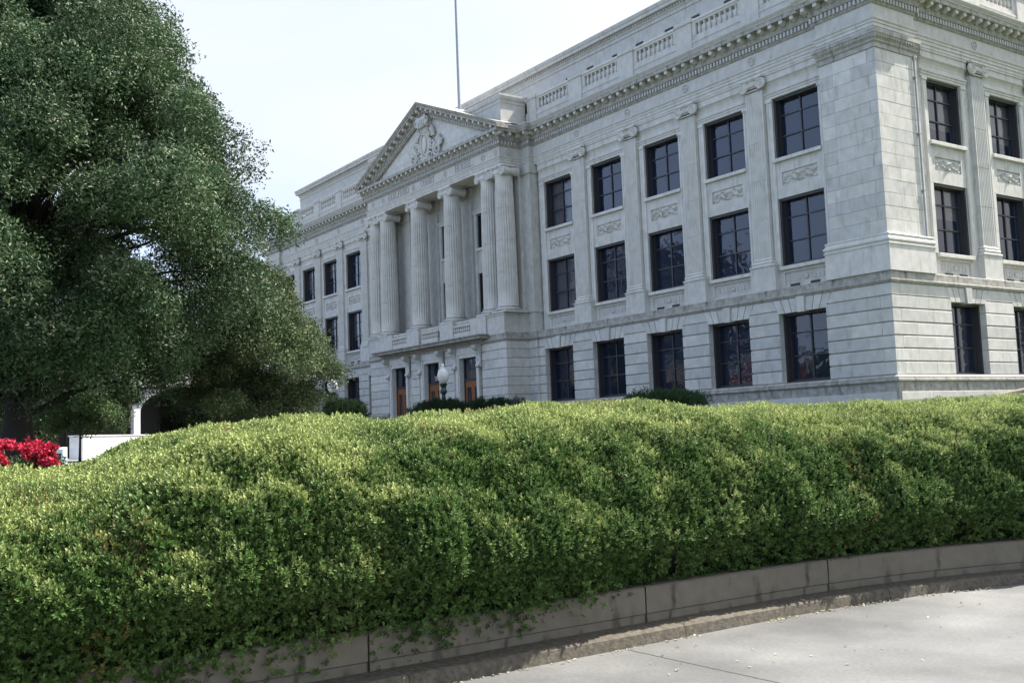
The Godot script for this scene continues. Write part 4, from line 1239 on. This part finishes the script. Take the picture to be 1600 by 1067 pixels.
var hedge_noise := FastNoiseLite.new()
func hedge_point(which: int, z: float, th: float) -> Vector3:
	# front foot at th = 0, crown at PI / 2, back foot at PI
	var a := 1.95
	var front := kerb_x(z) - (0.5 if which == 0 else 0.62)
	var crest: float
	var k := 1.0
	if which == 0:
		crest = 1.77 - 0.38 * smoothstep(29.6, 31.2, z)
		var e := clampf((z - 25.5) / 1.9, 0.0, 1.0)
		k = sqrt(maxf(0.0, 1.0 - (1.0 - e) * (1.0 - e)))
	else:
		crest = 1.81 + 0.03 * sin(z * 0.7 + 2.6) + 0.12 * smoothstep(19.0, 15.0, z)
		var e := clampf((28.5 - z) / 1.5, 0.0, 1.0)
		k = sqrt(maxf(0.0, 1.0 - (1.0 - e) * (1.0 - e)))
	var base_y := 0.05 if which == 1 else -0.02
	var ex := 0.64
	var cx := signf(cos(th)) * pow(absf(cos(th)), ex); var sy := pow(maxf(sin(th), 0.0), ex)
	var p := Vector3(front - a + a * cx * (0.55 + 0.45 * k), base_y + (crest - base_y) * sy * k, z)
	# belly over the wall, lumps
	p.x += (0.62 if which == 0 else 0.64) * smoothstep(-0.02, 0.62, p.y) * smoothstep(2.4, 1.2, th) * k
	var out := Vector3(cos(th), sin(th), 0.0)
	p += out * (hedge_noise.get_noise_3d(p.x * 0.5, p.y * 0.7, p.z * 0.5) * 0.085 + hedge_noise.get_noise_3d(p.x * 1.7, p.y * 1.7 + 40.0, p.z * 1.7) * (0.045 + 0.05 * smoothstep(1.1, 0.5, th)) + hedge_noise.get_noise_3d(p.x * 4.1, p.y * 4.1, p.z * 4.1 + 9.0) * 0.05 * smoothstep(1.2, 0.6, th))
	return p

func hedges() -> void:
	hedge_noise.seed = 4; hedge_noise.frequency = 1.0; hedge_noise.fractal_octaves = 1
	var shoots := [sprig(10, 0.045, 0.023, 0.012, 1), sprig(9, 0.038, 0.026, 0.014, 2), sprig(7, 0.03, 0.031, 0.017, 3)]
	for which in 2:
		var z0 := 25.6 if which == 0 else 8.0
		var z1 := 36.0 if which == 0 else 28.3
		var o := base("hedge", Vector3(12.8, 0, (z0 + z1) / 2), ["dense clipped hedge mound, the nearer one, hanging over the kerb and low wall", "long clipped hedge behind the nearer mound, following the curving wall to the building's corner"][which], "hedge")
		var mb := Mb.new()
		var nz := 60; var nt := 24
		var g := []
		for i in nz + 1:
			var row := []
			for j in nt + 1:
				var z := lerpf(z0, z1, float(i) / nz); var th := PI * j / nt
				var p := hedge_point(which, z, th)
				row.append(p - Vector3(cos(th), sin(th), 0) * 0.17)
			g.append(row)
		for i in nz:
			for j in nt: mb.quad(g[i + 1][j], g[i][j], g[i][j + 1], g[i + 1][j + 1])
		put("light_block_core", mb.commit(), M.core, o)  # solid dark core added inside the leaves to block light
		var lists := [[], [], []]; var tints := [PackedColorArray(), PackedColorArray(), PackedColorArray()]
		var n := 165000 if which == 0 else 190000
		for i in n:
			var z := lerpf(z0 + 0.02, z1, rng.randf())
			if which == 1 and rng.randf() < smoothstep(18.0, 8.0, z) * 0.55: continue
			var th := rng.randf_range(-0.05, PI * 0.86)
			if th > 2.0 and rng.randf() < 0.5: continue
			var p := hedge_point(which, z, th)
			var q := hedge_point(which, z, th + 0.04) - p; var w := hedge_point(which, z + 0.06, th) - p
			var nrm := w.cross(q)
			if nrm.length() < 1e-7: continue
			nrm = nrm.normalized()
			if nrm.dot(Vector3(cos(th), sin(th), 0)) < 0: nrm = -nrm
			var deep := rng.randf()
			p -= nrm * (deep * deep * 0.16 - 0.02)
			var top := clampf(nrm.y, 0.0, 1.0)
			var dir := (nrm * 0.7 + Vector3(0, 0.55 + 0.4 * top, 0) + Vector3(rng.randf_range(-1, 1), rng.randf_range(-0.5, 1), rng.randf_range(-1, 1)) * 0.5).normalized()
			var s := rng.randf_range(0.75, 1.35) * lerpf(1.25, 0.95, top)
			if th < 0.07: s *= 1.1; p += Vector3(rng.randf_range(-0.05, 0.08), -rng.randf() * rng.randf() * 0.3 * (1.0 if which == 0 else 0.2), 0); p.x += 0.12 * rng.randf() if which == 0 else 0.0
			# new growth is paler and yellower, most of it on the clipped top
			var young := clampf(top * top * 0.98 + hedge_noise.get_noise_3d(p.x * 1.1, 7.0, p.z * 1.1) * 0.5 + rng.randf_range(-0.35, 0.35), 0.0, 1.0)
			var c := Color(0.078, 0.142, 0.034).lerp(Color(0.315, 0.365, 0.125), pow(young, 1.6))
			if hedge_noise.get_noise_3d(p.x * 0.9 + 30.0, 3.0, p.z * 0.9) > 0.55 and rng.randf() < 0.3: c = c.lerp(Color(0.22, 0.13, 0.05), 0.5)
			c = c * rng.randf_range(0.75, 1.3)
			var k := i % 3
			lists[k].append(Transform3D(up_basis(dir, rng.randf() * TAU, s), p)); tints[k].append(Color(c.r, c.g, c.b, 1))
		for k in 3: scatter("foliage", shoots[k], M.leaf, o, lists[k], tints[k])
		if which == 0:
			mb = Mb.new()
			for k in 12:
				var z := 26.6 + k * 0.8
				mb.tube([Vector3(14.2, 0.0, z), Vector3(14.3, 0.4, z + 0.1), Vector3(14.5, 0.9, z)], [0.03, 0.025, 0.015], 5)
			put("stem", mb.commit(), M.bark, o)

func limb(mb: Mb, a: Vector3, b: Vector3, r0: float, r1: float) -> void:
	var p := []; var r := []
	for i in 6:
		var t := i / 5.0
		var k := a.lerp(b, t)
		k.y += sin(t * PI) * 0.10 * a.distance_to(b)
		k += Vector3(rng.randf_range(-1, 1), rng.randf_range(-0.5, 0.5), rng.randf_range(-1, 1)) * (0.06 * a.distance_to(b) * (1.0 if i > 0 and i < 5 else 0.0))
		p.append(k); r.append(lerpf(r0, r1, t))
	mb.tube(p, r, 7)

# profile: (height above the foot, crown radius) from below; clumps carry the leaf clusters
func tree(called: String, at: Vector3, prof: Array, trunk_r: float, clumps: int, per: int, size: float, leaf: float, cols: Array, label: String, cat: String, flat := 0.62) -> Node3D:
	var o := base(called, at, label, cat)
	var mb := Mb.new()
	var top: float = prof[prof.size() - 1].x
	var p := []; var r := []
	for i in 9:
		var t := i / 8.0
		p.append(at + Vector3(sin(t * 3.0) * trunk_r * 0.5, top * 0.82 * t - 0.3 * (1.0 - t), cos(t * 4.0) * trunk_r * 0.3)); r.append(trunk_r * lerpf(1.0, 0.12, pow(t, 0.8)) * (1.35 if i == 0 else 1.0))
	mb.tube(p, r, 10)
	put("trunk", mb.commit(), M.bark, o)
	var radius := func(h: float) -> float:
		for i in prof.size() - 1:
			if h <= prof[i + 1].x: return lerpf(prof[i].y, prof[i + 1].y, clampf((h - prof[i].x) / (prof[i + 1].x - prof[i].x), 0, 1))
		return prof[prof.size() - 1].y
	var meshes := [leaf_cluster(11, leaf * 1.25, leaf, leaf * 0.42, 5, 0.25), leaf_cluster(10, leaf * 1.35, leaf * 1.05, leaf * 0.40, 6, 0.1)]
	var lists := [[], []]; var tints := [PackedColorArray(), PackedColorArray()]
	var limbs := Mb.new()
	var low: float = prof[0].x
	for k in clumps:
		var t := (k + rng.randf()) / clumps
		var h := lerpf(low, top, 1.0 - pow(1.0 - t, 1.25))
		var az := k * 2.39996 + rng.randf_range(-0.35, 0.35)
		var rad: float = radius.call(h)
		var frac := 0.74 + 0.36 * rng.randf() * rng.randf() + 0.05 * rng.randf() if k % 4 else rng.randf_range(0.2, 0.65)
		var sz := size * rng.randf_range(0.7, 1.3)
		var rr := maxf(rad * frac - sz * 0.55, 0.0) if frac > 0.7 else rad * frac
		var c := at + Vector3(cos(az) * rr, h, sin(az) * rr)
		if k % 2 == 0: limb(limbs, at + Vector3(0, clampf(h * 0.62 - 0.2, 0.9, top * 0.75), 0), c - Vector3(0, sz * 0.25, 0), trunk_r * 0.26, 0.02)
		var tone := rng.randf_range(0.7, 1.3)
		var out := Vector3(cos(az), 0.1, sin(az))
		for i in per:
			var d := Vector3(rng.randfn(), rng.randfn() * 0.9 + 0.35, rng.randfn()).normalized()
			var q := c + d * Vector3(sz, sz * flat, sz) * pow(rng.randf(), 0.33) * rng.randf_range(0.85, 1.08)
			q += out * rng.randf() * sz * 0.25
			q.y -= maxf(0.0, d.dot(out)) * sz * 0.22
			var col: Color = cols[0].lerp(cols[1], rng.randf())
			if rng.randf() < 0.12: col = cols[2]
			col = col * tone * rng.randf_range(0.8, 1.2)
			var m := i % 2
			lists[m].append(Transform3D(Basis.from_euler(Vector3(rng.randf() * TAU, rng.randf() * TAU, rng.randf() * TAU)) * Basis.from_scale(Vector3.ONE * rng.randf_range(0.75, 1.25)), q))
			tints[m].append(Color(col.r, col.g, col.b, 1))
	put("limbs", limbs.commit(), M.bark, o)
	for m in 2: scatter("crown", meshes[m], M.leaf_oak, o, lists[m], tints[m])
	return o

func shrub(called: String, at: Vector3, rx: float, ry: float, n: int, leaf: float, col: Color, col2: Color, label: String, cat: String, spiky := false) -> Node3D:
	var o := base(called, at, label, cat)
	var mesh := sprig(11, leaf * 1.1, leaf, leaf * 0.16, 9) if spiky else leaf_cluster(9, leaf * 0.9, leaf, leaf * 0.45, 7, 0.5)
	var list := []; var tints := PackedColorArray()
	var mb := Mb.new()
	for k in 9:
		var a := k * 2.4
		mb.tube([at + Vector3(0, -0.2, 0), at + Vector3(cos(a) * rx * 0.3, ry * 0.4, sin(a) * rx * 0.3), at + Vector3(cos(a) * rx * 0.7, ry * 0.8, sin(a) * rx * 0.7)], [0.04, 0.03, 0.012], 5)
	put("stem", mb.commit(), M.bark, o)
	var lumps := []
	for k in 12: lumps.append([Vector3(rng.randf_range(-0.7, 0.7) * rx, rng.randf_range(0.25, 0.75) * ry, rng.randf_range(-0.7, 0.7) * rx), rng.randf_range(0.3, 0.55)])
	for i in n:
		var l = lumps[i % 12]
		var d := Vector3(rng.randfn(), rng.randfn() + 0.4, rng.randfn()).normalized()
		var q: Vector3 = at + l[0] + d * Vector3(rx, ry * 0.8, rx) * l[1] * pow(rng.randf(), 0.35)
		if q.y < at.y - 0.05: continue
		var dir := (d + Vector3(0, 0.5, 0)).normalized()
		list.append(Transform3D(up_basis(dir, rng.randf() * TAU, rng.randf_range(0.7, 1.3)), q))
		var c := col.lerp(col2, rng.randf()) * rng.randf_range(0.8, 1.2)
		tints.append(Color(c.r, c.g, c.b, 1))
	scatter("foliage", mesh, M.leaf, o, list, tints)
	return o

func plants() -> void:
	hedges()
	var oak := [Color(0.044, 0.086, 0.038), Color(0.080, 0.136, 0.058), Color(0.18, 0.22, 0.13)]
	tree("oak_tree", Vector3(-9.7, 1.25, 27.3), [Vector2(2.5, 4.2), Vector2(3.3, 5.8), Vector2(4.0, 7.0), Vector2(6.5, 7.5), Vector2(8.6, 7.2), Vector2(10.4, 5.5), Vector2(12.8, 4.3), Vector2(15.0, 1.6)], 0.46, 320, 280, 1.15, 0.118, oak,
		"huge dark green broadleaf tree with low skirts, thick trunk behind the red flowers", "tree", 0.8)
	tree("small_tree", Vector3(-10.1, 1.4, 20.1), [Vector2(1.0, 1.5), Vector2(1.9, 2.45), Vector2(3.0, 2.55), Vector2(4.2, 1.7), Vector2(5.6, 0.5)], 0.09, 40, 330, 0.95, 0.095, [Color(0.050, 0.084, 0.034), Color(0.088, 0.125, 0.050), Color(0.18, 0.20, 0.10)],
		"smaller yellow-green tree beside the big dark tree, its tip before the far wing", "tree")
	var dark := [Color(0.022, 0.04, 0.018), Color(0.04, 0.065, 0.025), Color(0.06, 0.08, 0.03)]
	var names := ["dark evergreen tree in shade at the end of the far wing", "dark rounded tree behind the flared white column", "dark tree closing the view beyond the white wall", "dark tree standing beyond the thick trunk of the big tree"]
	var spots := [Vector3(-50.5, 1.6, 6.8), Vector3(-49.0, 1.5, 9.6), Vector3(-58.0, 1.3, 15.0), Vector3(-43.0, 1.2, 22.4)]
	for i in 4:
		tree("background_tree", spots[i], [Vector2(0.3, 2.0), Vector2(2.0, 2.9), Vector2(5.0, 2.7), Vector2(7.4, 0.9)], 0.25, 46, 190, 1.3, 0.2, dark, names[i], "tree").set_meta("group", "trees beyond the big tree")
	tree("background_tree", Vector3(-45.4, 1.4, 10.9), [Vector2(0.2, 1.0), Vector2(1.6, 1.5), Vector2(4.4, 1.5), Vector2(6.4, 0.5)], 0.14, 30, 170, 0.9, 0.2, dark, "narrow dark tree just beside the flared white column", "tree").set_meta("group", "trees beyond the big tree")
	tree("young_tree", Vector3(-21.8, 1.2, 23.0), [Vector2(1.4, 1.4), Vector2(2.2, 2.0), Vector2(3.6, 1.8), Vector2(4.9, 0.6)], 0.06, 36, 190, 0.65, 0.11, [Color(0.04, 0.075, 0.028), Color(0.075, 0.12, 0.045), Color(0.11, 0.15, 0.06)],
		"young light green tree between the thick trunk and the white wall", "tree")
	# shrubs against the building
	shrub("evergreen_shrub", Vector3(-14.9, 1.95, 9.0), 2.2, 1.05, 3000, 0.16, Color(0.018, 0.04, 0.02), Color(0.035, 0.065, 0.03), "dark spreading evergreen shrub at the foot of the lamp post before the doors", "shrub", true)
	shrub("evergreen_shrub", Vector3(-20.3, 2.1, 11.9), 1.2, 1.35, 1500, 0.15, Color(0.02, 0.045, 0.018), Color(0.04, 0.07, 0.028), "dark spiky shrub under the tip of the smaller tree", "shrub", true)
	shrub("low_shrub", Vector3(-5.2, 2.1, 6.6), 1.5, 0.72, 900, 0.17, Color(0.025, 0.06, 0.022), Color(0.05, 0.095, 0.035), "low dark shrub peeping over the hedge below the ground floor windows", "shrub", true)
	# red flowers
	var f := shrub("flowering_shrub", Vector3(2.7, 0.95, 29.7), 0.85, 0.66, 700, 0.07, Color(0.04, 0.08, 0.03), Color(0.07, 0.12, 0.04), "shrub with clusters of bright red flowers before the thick trunk", "shrub")
	var heads := []; var tints := PackedColorArray()
	var petals := leaf_cluster(16, 0.035, 0.05, 0.04, 12, 0.3)
	for k in 21:
		var q := rng.randf_range(-0.75, 0.45)
		var c := Vector3(3.0 + 0.5 * q + rng.randf_range(-0.5, 0.5), 1.58 + rng.randf_range(-0.2, 0.2), 29.4 - 0.85 * q + rng.randf_range(-0.1, 0.1))
		for i in 22:
			var d := Vector3(rng.randfn(), rng.randfn() * 0.6, rng.randfn()) * 0.055
			heads.append(Transform3D(Basis.from_euler(Vector3(rng.randf(), rng.randf() * TAU, rng.randf())), c + d))
			var s := rng.randf_range(0.5, 1.1)
			tints.append(Color(0.62 * s, 0.03 * s, 0.075 * s, 1))
	scatter("flowers", petals, M.petal, f, heads, tints)

# ---------------------------------------------------------------- street furniture and the rest
func lamp(at: Vector3, globe_y: float, label: String) -> void:
	var o := base("street_lamp", at, label, "street lamp", "globe street lamps before the courthouse")
	var h := globe_y - at.y - 0.36
	var mb := Mb.new()
	mb.lathe(v2([0.24, 0, 0.24, 0.12, 0.19, 0.18, 0.17, 0.6, 0.11, 0.72, 0.09, 0.8, 0.075, h - 0.42, 0.10, h - 0.40]), 12, at)
	put("post", mb.commit(), M.lamp_green, o)
	mb = Mb.new()
	mb.lathe(v2([0.075, h - 0.45, 0.14, h - 0.38, 0.155, h - 0.30, 0.13, h - 0.24, 0.10, h - 0.16, 0.15, h - 0.06, 0.17, h, 0.10, h + 0.04]), 12, at)
	put("collar", mb.commit(), M.lamp_green, o)
	mb = Mb.new()
	var prof := v2([0.10, h + 0.02, 0.15, h + 0.06, 0.22, h + 0.16, 0.255, h + 0.29, 0.255, h + 0.37, 0.22, h + 0.50, 0.15, h + 0.60, 0.10, h + 0.66, 0.09, h + 0.69])
	mb.lathe(prof, 18, at)
	put("globe", mb.commit(), M.globe, o)
	mb = Mb.new()
	mb.lathe(v2([0.10, h + 0.69, 0.10, h + 0.71, 0.05, h + 0.74, 0.075, h + 0.79, 0.04, h + 0.84, 0.01, h + 0.87]), 12, at)
	put("finial", mb.commit(), M.white_metal, o)

func flared_column(at: Vector3, dir: Vector3, top: float, w: float) -> ArrayMesh:
	var mb := Mb.new()
	var prev := []
	for i in 11:
		var t := i / 10.0
		var y := lerpf(at.y, top, t)
		var half := w / 2 + 1.9 * pow(maxf(0.0, (t - 0.66) / 0.34), 2.6)
		var th := w / 2
		var n := Vector3(dir.z, 0, -dir.x)
		var ring := [Vector3(at.x, y, at.z) - dir * half - n * th, Vector3(at.x, y, at.z) + dir * half - n * th, Vector3(at.x, y, at.z) + dir * half + n * th, Vector3(at.x, y, at.z) - dir * half + n * th]
		if prev:
			for k in 4:
				var l := (k + 1) % 4
				mb.quad(prev[l], prev[k], ring[k], ring[l])
		prev = ring
	return mb.commit()

func furniture() -> void:
	lamp(Vector3(-15.3, 2.1, 9.8), 4.25, "globe street lamp on a dark green post in front of the entrance doors")
	lamp(Vector3(-21.5, 2.0, 12.0), 4.22, "globe street lamp just clear of the smaller tree's tip, before a ground floor window")
	var mb := Mb.new()
	var pole := base("flagpole", Vector3(-30.1, 20.1, -1.0), "tall thin pale flagpole rising behind the peak of the pediment", "flagpole")
	mb.lathe(v2([0.2, 0, 0.2, 0.25, 0.1, 0.3, 0.085, 6.0, 0.06, 15.0, 0.0, 15.05]), 10, Vector3(-30.1, 20.1, -1.0))
	put("pole", mb.commit(), M.pole, pole)
	mb = Mb.new(); mb.blob(Vector3(-30.1, 35.2, -1.0), Vector3(0.16, 0.16, 0.16))
	put("finial", mb.commit(), M.white_metal, pole)
	# white garden wall seen under the trees
	var w := base("white_wall", Vector3(-30.5, 1.0, 18.0), "bright white low wall standing beyond the hedge under the trees", "wall")
	mb = Mb.new(); mb.bevel_box(-0.35, 0.35, -0.3, 1.15, -0.1, 0.0, 0.01); mb.box(Vector3(-0.35, -0.3, -9.0), Vector3(0.35, 1.15, -0.1))
	var wt := Transform3D(Basis(Vector3.UP, 0.808), Vector3(-30.2, 1.2, 21.3))
	put("wall_body", mb.commit(), M.white, w, wt)
	mb = Mb.new(); mb.box(Vector3(-0.4, 1.15, -9.05), Vector3(0.4, 1.2, 0.05))
	put("coping", mb.commit(), M.white, w, wt)
	# modern building with flared columns
	var b := base("modern_building", Vector3(-44, 1, 12), "modern building with flared white columns and dark recessed glass under the trees", "building")
	var dir := Vector3(-0.18, 0, -0.98).normalized()
	for k in range(-3, 4):
		var p := Vector3(-42.9, 1.0, 15.05) + dir * 9.5 * k
		put("column", flared_column(p, dir, 5.3, 0.42), M.white, b)
	mb = Mb.new()
	var n := Vector3(dir.z, 0, -dir.x)
	var a := Vector3(-42.9, 0, 15.05) - dir * 15; var c := Vector3(-42.9, 0, 15.05) + dir * 4.5
	if n.x < 0: n = -n
	var u := Vector3.UP
	mb.quad(c + n * 0.6 + u * 5.4, a + n * 0.6 + u * 5.4, a + n * 0.6 + u * 6.6, c + n * 0.6 + u * 6.6)
	mb.quad(a + n * 0.6 + u * 5.4, c + n * 0.6 + u * 5.4, c - n * 12 + u * 5.4, a - n * 12 + u * 5.4)
	mb.quad(c + n * 0.6 + u * 6.6, a + n * 0.6 + u * 6.6, a - n * 12 + u * 6.6, c - n * 12 + u * 6.6)
	put("roof_slab", mb.commit(), M.grime, b)
	mb = Mb.new()
	mb.quad(c - n * 3 + u * 0.5, a - n * 3 + u * 0.5, a - n * 3 + u * 5.4, c - n * 3 + u * 5.4)
	put("glass_wall", mb.commit(), M.dark, b)
	mb = Mb.new()
	for k in 14:
		var q := a.lerp(c, k / 13.0) - n * 2.95
		mb.box(q + Vector3(-0.05, 0.5, -0.05), q + Vector3(0.05, 5.4, 0.05))
	put("mullion", mb.commit(), M.bronze, b)
	# pale blue box with a dark window
	var box := base("newspaper_box", Vector3(0.62, 0.85, 28.55), "small pale blue box with a dark window beside the red flowers", "newspaper box")
	mb = Mb.new(); mb.bevel_box(-0.24, 0.24, 0.0, 0.86, -0.2, 0.2, 0.04)
	var turn := Transform3D(Basis(Vector3.UP, 1.25), Vector3(0.62, 0.85, 28.55))
	put("case", mb.commit(), M.pale_blue, box, turn)
	mb = Mb.new(); mb.box(Vector3(-0.17, 0.56, 0.2), Vector3(0.17, 0.74, 0.206))
	put("window", mb.commit(), M.pane_dark, box, turn)
	mb = Mb.new()
	for s in [-1, 1]: mb.box(Vector3(s * 0.2 - 0.02, -0.4, -0.02), Vector3(s * 0.2 + 0.02, 0.02, 0.02))
	put("leg", mb.commit(), M.bronze, box, turn)
	# sloping wall beside the flank
	var r := base("ramp_wall", Vector3(2.2, 1.5, -6), "pale sloping ramp wall beside the building's sunlit flank", "wall")
	mb = Mb.new()
	mb.prism(PackedVector2Array([Vector2(2.4, 0.6), Vector2(9.0, 0.6), Vector2(9.0, 2.98), Vector2(2.4, 2.27)]), 1.9, 2.2)
	put("wall_body", mb.commit(), M.concrete, r, S)
	mb = Mb.new()
	mb.prism(PackedVector2Array([Vector2(2.35, 2.27), Vector2(9.0, 2.985), Vector2(9.0, 3.06), Vector2(2.35, 2.345)]), 1.85, 2.25)
	put("coping", mb.commit(), M.concrete, r, S)
	# leaf litter in the gutter
	var bit := Mb.new()
	bit.tri(Vector3(-0.02, 0, 0), Vector3(0.005, 0.006, 0.012), Vector3(0.025, 0.003, 0)); bit.tri(Vector3(-0.02, 0, 0), Vector3(0.025, 0.003, 0), Vector3(0.0, 0.008, -0.012))
	var list := []; var tints := PackedColorArray()
	for i in 1500:
		var z := rng.randf_range(17.0, 31.0)
		var off := absf(rng.randfn()) * 0.045 + 0.02
		if i % 16 == 0: off = rng.randf_range(0.1, 2.2)
		elif rng.randf() < smoothstep(23.5, 27.0, z) * 0.8 or hedge_noise.get_noise_2d(z * 1.7, 2.0) < -0.2: continue
		list.append(Transform3D(Basis.from_euler(Vector3(rng.randf_range(-0.4, 0.4), rng.randf() * TAU, rng.randf_range(-0.4, 0.4))) * Basis.from_scale(Vector3.ONE * rng.randf_range(0.5, 1.15)), Vector3(kerb_x(z) + off, ROAD_Y + 0.006, z)))
		var k := rng.randf()
		var col := Color(0.40, 0.37, 0.26).lerp(Color(0.12, 0.08, 0.045), k * k * k)
		tints.append(col)
	tag(scatter("leaf_litter", bit.commit(), M.leaf_dry, self, list, tints), "dry leaf scraps scattered along the gutter", "leaf litter")

func across_the_street() -> void:
	# what the window panes mirror: a brick building and a taller pale block on the other side of the street
	var o := base("brick_building", Vector3(-62, 0, 66), "red brick building mirrored in the ground floor windows", "building")
	var mb := Mb.new(); mb.box(Vector3(-84, 0, 58), Vector3(-44, 8.2, 74)); put("wall", mb.commit(), M.brick, o)
	mb = Mb.new(); mb.box(Vector3(-84.3, 8.2, 57.7), Vector3(-43.7, 9.4, 74.3)); put("parapet", mb.commit(), M.tower, o)
	for k in 9:
		mb = Mb.new(); var x := -82.0 + k * 4.2
		mb.box(Vector3(x, 1.2, 57.93), Vector3(x + 2.0, 3.8, 58.0)); put("window", mb.commit(), M.pane_dark, o)
		mb = Mb.new(); mb.box(Vector3(x, 4.9, 57.93), Vector3(x + 2.0, 7.2, 58.0)); put("window", mb.commit(), M.pane_dark, o)
	o = base("office_block", Vector3(-130, 0, 95), "tall pale office block mirrored in the upper windows", "building")
	mb = Mb.new(); mb.box(Vector3(-165, 0, 80), Vector3(-105, 33, 110)); put("wall", mb.commit(), M.tower, o)
	for f in 8:
		mb = Mb.new(); mb.box(Vector3(-164, 2.5 + f * 3.8, 79.9), Vector3(-106, 4.6 + f * 3.8, 80.0)); mb.box(Vector3(-105.0, 2.5 + f * 3.8, 81), Vector3(-104.9, 4.6 + f * 3.8, 109)); put("window_band", mb.commit(), M.pane_dark, o)

func _ready() -> void:
	var cam := Camera3D.new()
	cam.name = "camera"
	cam.position = Vector3(22.941, 1.6, 33.056)
	cam.basis = Basis.from_euler(Vector3(deg_to_rad(5.105), deg_to_rad(54.861), deg_to_rad(-2.205)), EULER_ORDER_YXZ)
	cam.fov = 36.013
	cam.far = 4000.0
	add_child(cam)
	rng.seed = 20
	var env := Environment.new()
	env.background_mode = Environment.BG_SKY
	env.sky = Sky.new()
	var pano := PanoramaSkyMaterial.new()
	pano.panorama = sky()
	env.sky.sky_material = pano
	env.tonemap_mode = Environment.TONE_MAPPER_LINEAR
	env.tonemap_exposure = 6.3
	env.sdfgi_enabled = true; env.ssao_enabled = true; env.ssil_enabled = true
	var we := WorldEnvironment.new()
	we.name = "environment"
	we.environment = env
	add_child(we)
	var sun := DirectionalLight3D.new()
	sun.name = "sun"
	sun.light_energy = 0.64
	sun.light_color = Color(1.0, 0.975, 0.94)
	sun.light_angular_distance = 0.5
	sun.shadow_enabled = true
	sun.basis = Basis.looking_at(-SUN_DIR.normalized(), Vector3(0, 0, 1))
	add_child(sun)
	materials()
	setting()
	courthouse()
	plants()
	furniture()
	across_the_street()
